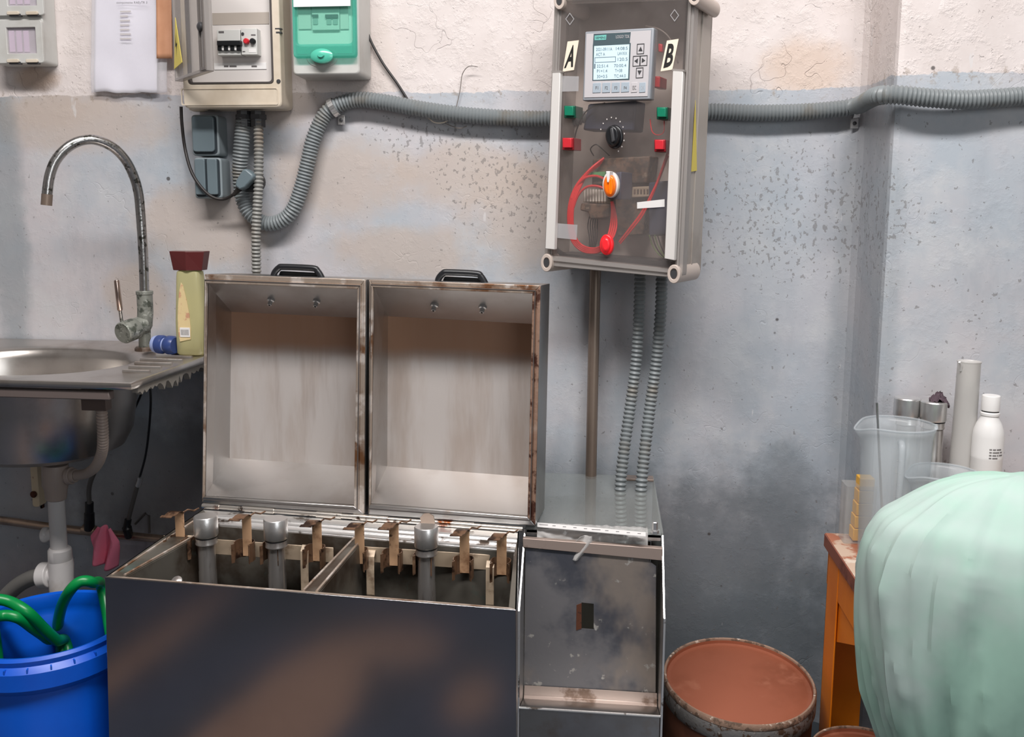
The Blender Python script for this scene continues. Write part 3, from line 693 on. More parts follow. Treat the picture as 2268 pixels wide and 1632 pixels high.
# ================================================================ control panel (rotated on the wall)
PLc = P(1222, 300, -.135); PRc = P(1505, 300, -.245)
PU = (PRc - PLc); PU.z = 0; PU.normalize()
PN = Vector((-PU.y, PU.x, 0))              # into the box, towards the wall
if PN.y < 0: PN = -PN
def PP(px, py, o=0.0): return hit(px, py, PLc + PN * o, PN)
def pq(pts, o): return [PP(x, y, o) for x, y in pts]
def pext(mb, pts, o0, o1): return mb.ext(pq(pts, o0), PN * (o1 - o0))
def ell(cx, cy, rx, ry, n=28, tilt=0): return [(cx + rx * math.cos(2 * math.pi * k / n), cy + ry * math.sin(2 * math.pi * k / n)) for k in range(n)]
t = thing('control_panel', 'tall grey electrical control panel with smoked cover, display and A and B letters', 'control panel', PP(1350, 610, .13))
OUT = [(1229, -22), (1540, -34), (1511, 617), (1205, 588)]
INN = [(1244, 4), (1524, -6), (1494, 596), (1222, 566)]
def rr2(pts, r, o, n=5): return rr(pq(pts, o), r, n)
# enclosure body
bo = rr2(OUT, .012, .022); bi = rr2([(1238, -12), (1530, -22), (1501, 607), (1215, 578)], .010, .022)
g = MB()
n_ = len(bo); ring(g, bo, bi, PN * .105)
part(t, 'enclosure', g, M['housing'], bevel=.002)
bb = [p + PN * .105 for p in bo]
part(t, 'back_wall', MB().ext(bb, PN * .004), M['housing'])
part(t, 'side_seam', ring(MB(), [p + PN * .045 for p in rr2([(1227, -24), (1543, -37), (1513, 619), (1203, 590)], .012, .022)], [p + PN * .045 for p in bi], PN * .006), M['housing'], bevel=.001)
part(t, 'backplate', pext(MB(), [(1245, -5), (1520, -12), (1490, 592), (1225, 562)], .118, .121), M['innergrey'])
# cover
part(t, 'cover', MB().ext(rr2(INN, .004, -.004), PN * .002), M['smoke'], 'smoked transparent cover')
g = MB(); ring(g, rr2(OUT, .012, -.003), rr2(INN, .004, -.003), PN * .025)
cf = part(t, 'cover_rim', g, M['rimclear'], bevel=.0015)
g = MB()
for q in ([(1236, -8), (1532, -18), (1502, 606), (1213, 576)],):
    ring(g, rr2(q, .010, -.0065), rr2([(x + (4 if x < 1400 else -4), y + (6 if y < 300 else -6)) for x, y in q], .008, -.0065), PN * .004)
part(cf, 'rim_ridge', g, M['rimclear'])
# corner bosses
for x, y, rx, ry, lab in ((1210, 582, 12.5, 20, None), (1492, 607, 14.5, 21, None), (1238, 2, 12, 19, None), (1537, -8, 14, 20, None)):
    o = part(t, 'corner_boss', MB().ext(pq(ell(x, y, rx, ry), -.012), PN * .12), M['screw'], bevel=.0015)
    ring_ = MB(); ring(ring_, pq(ell(x, y, rx * .98, ry * .98), -.015), pq(ell(x, y, rx * .58, ry * .58), -.015), PN * .003); part(o, 'boss_rim', ring_, M['screw'], bevel=.0008)
    part(o, 'screw_head', MB().ext(pq(ell(x, y, rx * .5, ry * .5), -.0128), PN * .001), M['darkgrey'])
for x, y in ((1534, 600), (1562, 22)):
    pass
# white trunking strips
for q, lab in (([(1223, 160), (1241, 159), (1228, 553), (1207, 551)], None), ([(1490, 155), (1513, 157), (1494, 577), (1471, 573)], None)):
    part(t, 'white_strip', pext(MB(), q, -.016, -.004), M['strip'], bevel=.0015)
    part(t, 'strip_lip', pext(MB(), [(q[0][0] - 2, q[0][1] - 3), (q[1][0] + 2, q[1][1] - 3), (q[1][0] + 2, q[1][1] + 1), (q[0][0] - 2, q[0][1] + 1)], -.0165, -.004), M['rimclear'])
# letters
for ch, q, tq in (('A', [(1257, 92), (1282, 89), (1271, 155), (1246, 159)], [(1249, 151), (1269, 148), (1275, 99), (1264, 100)]),
                  ('B', [(1477, 90), (1503, 86), (1489, 154), (1463, 158)], [(1469, 151), (1488, 146), (1496, 96), (1480, 97)])):
    o = part(t, 'letter_label', pext(MB(), q, -.0052, -.0042), M['label'], 'cream label with the letter ' + ch)
    def fn(u, v, tq=tq):
        a = Vector(tq[0]) * (1 - u) + Vector(tq[1]) * u; b = Vector(tq[3]) * (1 - u) + Vector(tq[2]) * u
        p = a * (1 - v) + b * v; return PP(p.x, p.y, -.0056)
    if ch == 'A': tq2 = [(1250, 151), (1268, 149), (1276, 98), (1264, 99)]
    part(o, 'letter', textverts(ch, fn, None, bold=.03), M['blackink'], smooth=False)
# tape
part(t, 'tape', pext(MB(), [(1241, 168), (1282, 169), (1281, 202), (1240, 203)], -.0052, -.0046), M['tapeclear'])
part(t, 'tape', pext(MB(), [(1229, 494), (1279, 498), (1277, 531), (1226, 526)], -.0052, -.0046), M['tapeclear'])
part(t, 'tape', pext(MB(), [(1411, 448), (1472, 441), (1472, 458), (1411, 462)], -.0052, -.0046), M['white'], 'torn white tape')
# display unit
h = part(t, 'display_unit', pext(MB(), [(1296, 70), (1448, 61), (1440, 220), (1290, 223)], -.012, .010), M['hmi'], 'grey operator display with arrow keys', bevel=.002)
part(h, 'display_face', pext(MB(), [(1299, 75), (1442, 67), (1434, 213), (1294, 216)], -.0132, -.012), M['hmiface'])
part(h, 'display_header', pext(MB(), [(1315, 75), (1397, 71), (1394, 101), (1313, 103)], -.0136, -.013), M['hmidark'])
part(h, 'badge', pext(MB(), [(1317, 79), (1343, 77), (1342, 88), (1317, 89)], -.0140, -.0135), M['hmiteal'])
part(h, 'screen_bezel', pext(MB(), [(1313, 99), (1397, 95), (1394, 177), (1312, 179)], -.0135, -.013), M['hmidark'])
part(h, 'screen', pext(MB(), [(1316, 102), (1394, 98), (1391, 174), (1314, 177)], -.0138, -.0134), M['screen'], 'lit pale blue screen')
def ptxt(s, x0, y0, x1, y1, o, mb=None, sl=-.03, bold=0):
    return textverts(s, lambda u, v: PP(x0 + (x1 - x0) * u, y1 + (y0 - y1) * v + sl * (x1 - x0) * u, o), None, mb=mb, bold=bold)
g = MB(); ptxt('LOGO! TDE', 1364, 78, 1394, 85, -.0141, g)
part(h, 'header_text', g, M['hmiface'], smooth=False)
g = MB(); ptxt('SIEMENS', 1319, 81, 1341, 86, -.0145, g); part(h, 'badge_text', g, M['hmidark'], smooth=False)
g = MB()
for (s, x0, x1), y in zip((('2021-09/11A', 1320, 1356), ('14:08:5', 1364, 1390), ('ACT A', 1320, 1340), ('LAVXX', 1368, 1389), ('120.5', 1368, 1390), ('32:51.4', 1322, 1347), ('70:00.4', 1360, 1387), ('P1+1.4', 1322, 1345), ('T+38', 1362, 1378), ('30+0.5', 1322, 1345), ('TC:44.0', 1360, 1386)),
                    (106, 104, 117, 115, 128, 143, 142, 154, 153, 166, 165)):
    ptxt(s, x0, y, x1, y + 7, -.0141, g)
part(h, 'screen_text', g, mat('lcd_text', srgb(96, 116, 128), .5), smooth=False)
g = MB(); ring(g, pq([(1317, 127), (1364, 125), (1364, 137), (1317, 139)], -.0141), pq([(1318.2, 128.2), (1362.8, 126.2), (1362.8, 135.8), (1318.2, 137.8)], -.0141), PN * .0002)
g.ext(pq([(1316, 141), (1319, 141), (1318.5, 152), (1315.5, 152)], -.0141), PN * .0002)
part(h, 'screen_frame', g, mat('lcd_frame', srgb(110, 126, 138), .5), smooth=False)
# arrow keys
def key(q, tri):
    g = MB(); c = (sum(p[0] for p in q) / 4, sum(p[1] for p in q) / 4)
    ring(g, pq(q, -.0140), pq([(c[0] + (x - c[0]) * .86, c[1] + (y - c[1]) * .90) for x, y in q], -.0140), PN * .0008)
    g.ext(pq(tri, -.0138), PN * .0004); part(h, 'arrow_key', g, M['darkgrey'])
key([(1411, 97), (1427, 96), (1426, 119), (1410, 120)], [(1419, 103), (1423, 113), (1414, 113)])
key([(1402, 124), (1418, 123), (1417, 146), (1401, 147)], [(1405, 135), (1413, 129), (1412, 140)])
key([(1418, 123), (1434, 122), (1433, 145), (1417, 146)], [(1429, 134), (1422, 128), (1421, 139)])
key([(1409, 150), (1425, 149), (1424, 172), (1408, 173)], [(1416, 166), (1412, 156), (1421, 156)])
for k, s in enumerate(('F1', 'F2', 'F3', 'F4')):
    x = 1313 + k * 21
    kk = part(h, 'function_key', pext(MB(), [(x, 184 - k * .5), (x + 18, 183 - k * .5), (x + 17, 205 - k * .5), (x - 1, 206 - k * .5)], -.0142, -.013), M['hmikey'], bevel=.0006)
    part(kk, 'key_text', ptxt(s, x + 6, 191, x + 12, 198, -.0146), M['ink'], smooth=False)
for k, s in enumerate(('ESC', 'OK')):
    x = 1398 + k * 18
    kk = part(h, 'function_key', pext(MB(), [(x, 183), (x + 14, 182), (x + 13, 204), (x - 1, 205)], -.0142, -.013), M['hmiface'] if k == 0 else M['hmikey'], bevel=.0006)
    part(kk, 'key_text', ptxt(s, x + 3, 190, x + 11, 199, -.0146), M['ink'] if k == 0 else M['tapeclear'], smooth=False)
# push buttons
for x, y, m_, lab in ((1260, 246, 'green', 'green push button'), (1465, 249, 'green', 'green push button'), (1256, 317, 'red', 'red push button'), (1460, 321, 'red', 'red push button')):
    b_ = part(t, 'button_base', pext(MB(), [(x - 11, y - 12), (x + 13, y - 12), (x + 13, y + 15), (x - 11, y + 15)], -.008, .03), mat(m_ + '_dark', srgb(8, 84, 62) if m_ == 'green' else srgb(150, 24, 36), .4), bevel=.001)
    part(b_, 'button_cap', pext(MB(), [(x - 10, y - 11), (x + 9, y - 11), (x + 9, y + 10), (x - 10, y + 10)], -.016, -.007), M[m_], lab, bevel=.0012)
# rotary knob
k_ = part(t, 'rotary_selector', MB().ext(pq(ell(1360, 303, 18.5, 27), -.009), PN * .008), M['black'], 'large black rotary selector', bevel=.003)
part(k_, 'selector_grip', MB().prism(pq(ell(1355, 300, 14, 22), -.034), pq(ell(1358, 302, 16, 24), -.008)), M['black'], bevel=.003)
part(k_, 'grip_ridge', pext(MB(), [(1350, 284), (1357, 282), (1361, 312), (1354, 316)], -.038, -.03), M['darkgrey'], bevel=.002)
g = MB()
for a in range(11):
    an = math.radians(200 + a * 22); x, y = 1356 + 27 * math.cos(an), 300 + 40 * math.sin(an)
    g.ext(pq([(x - 1, y - 1.5), (x + 1, y - 1.5), (x + 1, y + 1.5), (x - 1, y + 1.5)], -.0048), PN * .0004)
part(k_, 'scale_marks', g, M['panelwhite'])
k_ = part(t, 'lit_selector', MB().ext(pq(ell(1351, 409, 17.5, 29), -.012), PN * .012), M['white'], 'orange lit selector knob with white pointer', bevel=.002)
part(k_, 'selector_knob', MB().prism(pq(ell(1350, 410, 12, 22), -.026), pq(ell(1351, 411, 15, 26), -.010)), M['orange'], bevel=.003)
part(k_, 'knob_grip', MB().ext(pq(ell(1352, 413, 4.5, 18), -.032), PN * .01), M['orange'], bevel=.002)
part(k_, 'pointer', pext(MB(), [(1342, 379), (1350, 379), (1349, 404), (1344, 404)], -.030, -.012), M['white'], bevel=.001)
part(k_, 'selector_body', pext(MB(), [(1346, 386), (1376, 380), (1374, 442), (1346, 440)], .002, .06), M['innerblue'], bevel=.002)
k_ = part(t, 'lit_push_button', MB().ext(pq(ell(1342, 542, 14.5, 23), -.010), PN * .010), M['redbright'], 'round lit red push button', bevel=.002)
part(k_, 'button_dome', MB().prism(pq(ell(1341, 542, 8, 14), -.018), pq(ell(1341.5, 542, 11.5, 19), -.010)), M['redbright'], bevel=.003)
# contents behind the cover
part(t, 'terminal_rail', pext(MB(), [(1292, 420), (1345, 424), (1345, 451), (1292, 448)], .075, .115), M['innertan'])
g = MB()
for k in range(8):
    x = 1293 + k * 6.4; g.ext(pq([(x, 418 + k * .3), (x + 4, 418 + k * .3), (x + 4, 446), (x, 446)], .068), PN * .01)
part(t, 'terminal', g, M['innerpale'])
part(t, 'contactor', pext(MB(), [(1286, 450), (1350, 452), (1348, 482), (1306, 486), (1302, 470), (1284, 466)], .045, .115), M['innerbrown'], bevel=.003)
part(t, 'relay_block', pext(MB(), [(1400, 414), (1442, 412), (1440, 436), (1398, 438)], .06, .115), M['innertan'], bevel=.002)
part(t, 'power_supply', pext(MB(), [(1436, 404), (1480, 400), (1476, 520), (1436, 524)], .05, .115), M['innerblue'], bevel=.003)
part(t, 'controller_module', pext(MB(), [(1312, 352), (1440, 345), (1432, 405), (1310, 410)], .065, .115), M['innerbrown'], bevel=.003)
part(t, 'lower_module', pext(MB(), [(1362, 440), (1432, 440), (1424, 520), (1366, 524)], .07, .115), M['innerbrown'], bevel=.003)
part(t, 'green_terminal', pext(MB(), [(1296, 382), (1340, 380), (1340, 390), (1296, 391)], .055, .075), mat('terminal_green', srgb(96, 168, 110), .5))
part(t, 'display_back', pext(MB(), [(1302, 230), (1410, 222), (1404, 290), (1290, 288)], .03, .08), M['innerblue'], bevel=.004)
g = MB()
for k in range(5):
    y = 420 + 0 * k; x = 1404 + k * 7; g.ext(pq([(x, 419), (x + 3, 419), (x + 3, 428), (x, 428)], .058), PN * .003)
part(t, 'relay_slots', g, M['innerbrown'])
part(t, 'side_connector', pext(MB(), [(1444, 168), (1462, 169), (1461, 194), (1443, 193)], .012, .05).ext(pq([(1457, 96), (1466, 97), (1466, 116), (1457, 115)], .012), PN * .01), M['red'], 'red wire connectors', bevel=.002)
def wire(pts, r, m_, o=None):
    mb = MB(); mb.tube(cr([PP(x, y, d) for x, y, d in pts], 8), r, 8); part(t, 'wire', mb, M[m_], 'red wire loop' if m_ == 'redwire' else None)
for k in range(4):
    e = k * 3.2
    wire([(1338 - e, 350 + e * 1.5, .06), (1306 - e * .5, 376 + e, .045), (1276 + e * .6, 412 + e, .035), (1261 + e, 452, .03), (1259 + e, 497, .03), (1268 + e, 535 - e * .4, .035), (1290 + e * .5, 556 - e, .04), (1318, 560 - e, .03), (1336, 553 - e, .01)], .0026, 'redwire')
wire([(1345, 400, .03), (1322, 390, .035), (1296, 394, .035), (1276, 415, .035), (1266, 440, .03)], .0026, 'redwire')
wire([(1350, 425, .03), (1326, 413, .03), (1300, 414, .03), (1281, 432, .03), (1270, 460, .03)], .0026, 'redwire')
for k in range(4):
    e = k * 4.5
    wire([(1354 + k, 446, .03), (1355 + e * .6, 470, .03), (1352 + e, 500, .03), (1346 + e * .9, 525, .015), (1343 + k, 536, .005)], .0019, 'redwire')
wire([(1482, 330, .04), (1462, 388, .035), (1446, 425, .03), (1422, 470, .03), (1396, 505, .03), (1372, 536, .04)], .0026, 'redwire')
wire([(1480, 345, .04), (1460, 398, .035), (1444, 435, .03), (1424, 476, .03), (1400, 508, .03), (1374, 540, .04)], .0016, 'redwire')
wire([(1440, 264, .03), (1444, 290, .03), (1456, 299, .03), (1470, 292, .03), (1471, 264, .03)], .0011, 'redwire')
for k in range(5):
    e = k * 4
    wire([(1308 + e, 470, .09), (1302 + e * 1.3, 500, .07), (1306 + e, 530, .06), (1304 + e * .6, 560, .07)], .0012, 'rubber')
for k in range(4):
    wire([(1232, 548 + k * 3, .05), (1262 + k * 4, 566 + k, .05), (1320, 572 + k * 4, .06), (1400, 584 + k * 2, .06), (1455, 578, .05), (1490, 560 + k * 6, .05)], .0018, 'rubber')
for k in range(4):
    wire([(1438 + k * 6, 520, .05), (1446 + k * 6, 545, .05), (1462 + k * 4, 566, .05), (1478, 574, .05)], .0012, 'greenwire' if k % 2 == 0 else 'rubber')
wire([(1315, 345, .05), (1308, 330, .04), (1320, 320, .03), (1334, 330, .035), (1350, 345, .05)], .0012, 'rubber')
wire([(1270, 325, .02), (1278, 285, .02), (1300, 245, .02), (1340, 228, .02)], .0014, 'rubber')
wire([(1430, 58, .04), (1462, 66, .03), (1486, 90, .03), (1502, 140, .03)], .0016, 'greycable')
part(t, 'cable_tray', pext(MB(), [(1226, 560), (1486, 580), (1488, 597), (1224, 568)], .03, .115), M['darkgrey'])
for q in ([(1262, 28), (1272, 42), (1262, 56), (1252, 42)], [(1494, 20), (1504, 34), (1494, 48), (1484, 34)]):
    c_ = (sum(x for x, y in q) / 4, sum(y for x, y in q) / 4)
    part(t, 'moulded_mark', ring(MB(), pq(q, -.0048), pq([(c_[0] + (x - c_[0]) * .8, c_[1] + (y - c_[1]) * .8) for x, y in q], -.0048), PN * .0006), M['tapeclear'])
# side label : on the right outer face
sc_ = PP(1525, 300, .06); SN = (PP(1540, -34, .022) - PP(1511, 617, .022)).cross(PN).normalized()
def SPt(px, py): return hit(px, py, PP(1526, 300, .022) + (SN if SN.dot(ray(1500, 300)) < 0 else -SN) * .0012, SN)
part(t, 'side_warning_sticker', MB().poly([SPt(1531, 380), SPt(1543, 378), SPt(1540, 222)]), M['yellow'], 'narrow yellow warning sticker', smooth=False, solid=.0006)
# wall bracket holding the far side off the wall
g = MB()
for y in (60, 540):
    p = PP(1480, y, .128); q = Vector((p.x - .01, 0.0, p.z)); g.prism([p + Vector((-.012, 0, 0)), p + Vector((.012, 0, 0)), p + Vector((.012, 0, .02)), p + Vector((-.012, 0, .02))], [q + Vector((-.012, 0, 0)), q + Vector((.012, 0, 0)), q + Vector((.012, 0, .02)), q + Vector((-.012, 0, .02))])
part(t, 'wall_bracket', g, M['housing'])

# ================================================================ sink corner
ZS = .85
SXR = PZ(290, 848, ZS).x; SYF = PZ(290, 848, ZS).y; SXL = -1.62
t = thing('sink', 'stainless steel sink with round-cornered bowl and ridged drainer on the wall', 'sink', (-1.2, -.005, ZS))
bcx, bcy, bhx, bhy = -1.20, -.258, .220, .172
def sup(cx, cy, hx, hy, e=2.3, n=56):
    o = []
    for k in range(n):
        a = 2 * math.pi * k / n + math.pi / n; c, s_ = math.cos(a), math.sin(a)
        o.append((cx + hx * math.copysign(abs(c) ** (2 / e), c), cy + hy * math.copysign(abs(s_) ** (2 / e), s_)))
    return o
def rectloop(x0, y0, x1, y1, cx, cy, hx, hy, n=56):
    o = []
    for k in range(n):
        a = 2 * math.pi * k / n + math.pi / n; c, s_ = math.cos(a) * hx, math.sin(a) * hy
        tx = ((x1 - cx) if c > 0 else (x0 - cx)) / c if abs(c) > 1e-6 else 1e9
        ty = ((y1 - cy) if s_ > 0 else (y0 - cy)) / s_ if abs(s_) > 1e-6 else 1e9
        tt = min(tx, ty); o.append((cx + c * tt, cy + s_ * tt))
    for q in ((x0, y0), (x1, y0), (x1, y1), (x0, y1)):
        i = min(range(n), key=lambda k: (o[k][0] - q[0]) ** 2 + (o[k][1] - q[1]) ** 2); o[i] = q
    return o
loops = []
for (x0, y0, x1, y1), z in (((SXL, SYF, SXR, -.004), ZS - .013), ((SXL, SYF, SXR, -.004), ZS - .004), ((SXL + .001, SYF + .001, SXR - .001, -.005), ZS - .0012), ((SXL + .004, SYF + .004, SXR - .003, -.007), ZS), ((SXL + .012, SYF + .012, SXR - .010, -.014), ZS - .0015)):
    loops.append([Vector((x, y, z)) for x, y in rectloop(x0, y0, x1, y1, bcx, bcy, bhx, bhy)])
for s_, z, e in ((1.08, ZS - .004, 2.5), (1.04, ZS - .007, 2.4), (1.0, ZS - .013, 2.35), (.97, ZS - .03, 2.35), (.945, ZS - .09, 2.35), (.90, ZS - .155, 2.3), (.82, ZS - .188, 2.3), (.66, ZS - .202, 2.2), (.2, ZS - .207, 2.1)):
    loops.append([Vector((x, y, z)) for x, y in sup(bcx, bcy, bhx * s_, bhy * s_, e)])
g = MB(); nL = 56
for L in loops: g.v += L
for i in range(len(loops) - 1):
    for j in range(nL):
        a = i * nL + j; b = i * nL + (j + 1) % nL; g.f.append((a, b, b + nL, a + nL))
g.f.append(tuple((len(loops) - 1) * nL + j for j in range(nL)))
part(t, 'basin', g, M['sink'], solid=.0018)
x0r = bcx + bhx + .028
for k in range(7):
    y = -.12 - k * .044
    q = cr([(x0r - .004 + .012 * abs(k - 3), y, ZS - .0005), (SXR - .05, y - .004, ZS - .0005), (SXR - .022, y - .004, ZS - .0005)], 4)
    part(t, 'drainer_ridge', MB().tube(q, .0042, 8), M['sink'])
g = MB().box(SXL, SYF + .004, ZS - .034, SXR - .045, SYF + .022, ZS - .018)
part(t, 'front_rail', g, mat('sink_rail', srgb(120, 108, 104), .5, .4), bevel=.002)
tw = MB()
p = P(205, 862, SYF + .04); tw.box(p.x - .018, SYF + .03, ZS - .06, p.x + .03, SYF + .05, ZS - .02)
part(t, 'mounting_clip', tw, mat('clip_steel', srgb(112, 98, 92), .4, .6), bevel=.001)
# ragged sealant under the right end
g = MB(); n = 60; top = []; bot = []
for k in range(n + 1):
    y = SYF + .03 + (-.01 - SYF - .03) * k / n
    h_ = .016 + .020 * random.random() ** 2 + .006 * noise.noise(Vector((k * .35, 2, 2)))
    top.append(Vector((SXR - .004, y, ZS - .004))); bot.append(Vector((SXR - .004, y, ZS - .006 - h_)))
lp = top + bot[::-1]
for k in range(n): g.ext([top[k], top[k + 1], bot[k + 1], bot[k]], (-.012, 0, 0))
part(t, 'sealant_edge', g, M['sealant'], 'crumbling grey sealant under the right edge', smooth=False)

# faucet
fb = PZ(321, 776, ZS); FY = fb.y
t = thing('kitchen_faucet', 'tall corroded swan-neck faucet standing behind the drainer', 'faucet', fb)
part(t, 'base_ring', MB().lathe([(.021, 0), (.021, .006), (.018, .009), (.017, .009)], fb, (0, 0, 1), 24, caps=(True, True)), M['brownpipe'])
b1 = P(321, 742, FY); b2 = P(322, 690, FY); b3 = P(320, 648, FY)
g = MB().tube([fb + Vector((0, 0, .006)), b1 + Vector((0, 0, .012)), b1 + Vector((0, 0, .02)), b2, b3], lambda i, q: (.0125, .0125, .0165, .0165, .0165)[i], 24)
part(t, 'body', g, M['faucetbody'], bevel=.001)
part(t, 'collar', MB().tube([b3 + Vector((0, 0, -.004)), b3 + Vector((0, 0, .004))], .0178, 24), M['faucetbody'], bevel=.001)
sp = [(320, 648, 0), (317, 560, 0), (311, 470, 0), (306, 425, -.004), (296, 390, -.012), (279, 356, -.026), (255, 330, -.042), (228, 315, -.058), (200, 309, -.074), (170, 315, -.09), (143, 332, -.104), (122, 358, -.115), (110, 390, -.123), (105, 425, -.128), (103, 454, -.13)]
part(t, 'spout', MB().tube(cr([P(x, y, FY + o) for x, y, o in sp], 8), .0101, 20), M['faucet'])
e = P(103, 452, FY - .13); e2 = P(104.5, 430, FY - .129)
part(t, 'spout_tip', MB().tube([e2, e, e + (e - e2) * .12], .0106, 20), M['brownpipe'])
ca = P(322, 718, FY); cb = P(297, 725, FY - .02); cc_ = P(271, 738, FY - .062)
ax = (cc_ - ca).normalized()
part(t, 'side_barrel', MB().cyl(ca, cb + ax * .006, .0200, 28), M['faucetbody'], bevel=.002)
cart = part(t, 'cartridge_cap', MB().lathe([(.0215, 0), (.0235, .003), (.0235, .034), (.0215, .037), (0, .037)], cc_ - ax * .037, ax, 32, caps=(True, False)), M['faucetbody'])
la = P(268, 703, FY - .055); lb = P(266, 688, FY - .057); lc = P(258, 620, FY - .062)
part(cart, 'lever_pin', MB().cyl(P(270, 715, FY - .05), lb, .0036, 12), M['faucet'])
part(cart, 'lever', MB().tube([lb, lb + (lc - lb) * .04, lc + (lb - lc) * .04, lc], lambda i, q: (.0045, .0058, .0056, .0044)[i], 16), M['copperlever'])

# hose connectors
c = PZ(365, 783, ZS); c.z = ZS + .0195
t = thing('hose_connector', 'small navy and pale blue hose connector lying between faucet and soap bottle', 'hose connector', (c.x, c.y, ZS))
ax = Vector((1, -.25, 0)).normalized()
part(t, 'ring', MB().lathe([(.0, -.028), (.013, -.028), (.018, -.024), (.0195, -.016), (.0195, -.010), (.017, -.006), (.0, -.006)], c, ax, 28), M['lavconn'])
part(t, 'collar', MB().lathe([(.0, -.014), (.0200, -.014), (.0203, -.004), (.0185, .001), (.014, .003), (.012, .006), (0, .006)], c, ax, 28), M['blueconn'])
part(t, 'inner_sleeve', MB().cyl(c, c + ax * .012, .0155, 24), M['lavconn'])
part(t, 'collar', MB().lathe([(.0, .008), (.0180, .008), (.0203, .012), (.0200, .024), (.0165, .030), (0, .030)], c, ax, 28), M['blueconn'])

# soap bottle
c = PZ(428, 784, ZS)
t = thing('soap_bottle', 'yellowish transparent soap bottle with maroon cap beside the left lid', 'bottle', c)
def fr_loop(cx, cy, z, hx, hy, e=5, n=32):
    return [Vector((x, y, z)) for x, y in sup(cx, cy, hx, hy, e, n)]
def loft(loops, capb=True, capt=True):
    g = MB(); n = len(loops[0])
    for L in loops: g.v += L
    for i in range(len(loops) - 1):
        for j in range(n):
            a = i * n + j; b = i * n + (j + 1) % n; g.f.append((a, b, b + n, a + n))
    if capb: g.f.append(tuple(reversed(range(n))))
    if capt: g.f.append(tuple((len(loops) - 1) * n + j for j in range(n)))
    return g
hb = P(428, 598, c.y).z - ZS; hc = P(428, 556, c.y).z - ZS
L = [fr_loop(c.x + .001, c.y, ZS + h, hx, hy, 4) for h, hx, hy in ((.0005, .028, .018), (.004, .0315, .020), (.03, .032, .021), (.07, .032, .021), (.10, .030, .0205), (hb - .012, .0262, .019), (hb - .003, .025, .018), (hb, .020, .015))]
bo_ = part(t, 'bottle_body', loft(L), M['soap'])
q = [(-16, .030), (-19, .05), (-19, .08), (-17, .105), (-13, .135), (-8, .155), (-4, .150), (4, .115), (8, .09), (10, .06), (9, .035)]
part(bo_, 'bottle_label', MB().ext([Vector((c.x + x * .00095 - .002, c.y - .0225, ZS + h)) for x, h in q], (0, .0015, 0)), M['soaplabel'])
part(bo_, 'barcode_patch', MB().box(c.x - .016, c.y - .0236, ZS + .040, c.x + .006, c.y - .0226, ZS + .060), M['white'])
g = MB()
for k in range(6): g.poly([(c.x - .0135 + k * .003, c.y - .0240, ZS + .044), (c.x - .0122 + k * .003, c.y - .0240, ZS + .044), (c.x - .0122 + k * .003, c.y - .0240, ZS + .056), (c.x - .0135 + k * .003, c.y - .0240, ZS + .056)])
part(bo_, 'barcode', g, M['ink'], smooth=False)
g = MB()
a_ = [(-.0335, -.013), (0.004, -.024), (.0365, -.013), (.0365, .014), (-.0335, .014)]
g.prism([Vector((c.x + x * .90, c.y + y, ZS + hb)) for x, y in a_], [Vector((c.x + x * 1.1, c.y + y * 1.05, ZS + hc)) for x, y in a_])
part(t, 'cap', g, M['cardmaroon'], 'maroon faceted cap', bevel=.0012, smooth=False)

# waste pipe below the sink
YW = -.27
t = thing('sink_drain', 'white plastic sink waste pipe with trap and ribbed overflow hose under the sink', 'drain pipe', P(128, 1300, YW))
def C(px, py, Y=YW): return P(px, py, Y)
def tb(pts, rad, seg=24):
    return MB().tube([C(*p) for p in pts], lambda i, q: rad[i] * mm(YW), seg)
part(t, 'waste_cup', tb([(122, 1028), (122, 1032), (123, 1072), (124, 1084), (124, 1104), (124, 1106)], [28, 29, 29, 25, 23, 20]), M['pvcdull'])
part(t, 'tail_pipe', tb([(124, 1095), (127, 1150), (131, 1222)], [18.5, 18.5, 19]), M['pvc'])
part(t, 'side_branch', tb([(128, 1180), (108, 1184), (103, 1184), (97, 1184), (95, 1184)], [14, 14, 18, 18, 8]), M['pvc'], bevel=.001)
part(t, 'pipe_nut', tb([(132, 1212), (132, 1216), (134, 1242), (134, 1246)], [22, 26, 27, 24]), M['pvc'], bevel=.001)
part(t, 'trap_body', tb([(134, 1240), (135, 1250), (136, 1300), (136, 1340), (136, 1342)], [27, 28, 27, 24, 10]), M['pvc'])
part(t, 'trap_outlet', tb([(128, 1272), (114, 1273), (112, 1273), (92, 1274), (88, 1274)], [20, 21, 30, 31, 24]), M['pvc'], bevel=.0015)
pts = cr([C(92, 1276), C(70, 1280, YW + .01), C(40, 1296, YW + .02), C(10, 1325, YW + .03), C(-20, 1370, YW + .04), C(-30, 1430, YW + .04)], 8)
part(t, 'waste_hose', MB().tube(pts, 19 * mm(YW), 20), M['greyhose'], 'grey waste hose')
pts = cr([C(222, 864, -.45), C(225, 910, -.445), C(228, 965, -.43), C(226, 1000, -.41), C(214, 1030, -.37), C(194, 1047, -.31), C(168, 1053, YW)], 10)
part(t, 'overflow_hose', MB().rib(pts, .0095, .0066, .0011, 14), M['pvcdull'], 'ribbed beige overflow hose')
part(t, 'overflow_connector', MB().cyl(C(168, 1053), C(140, 1056), .0145, 20).cyl(C(160, 1053), C(150, 1054), .0185, 20), M['pvcdull'], bevel=.001)

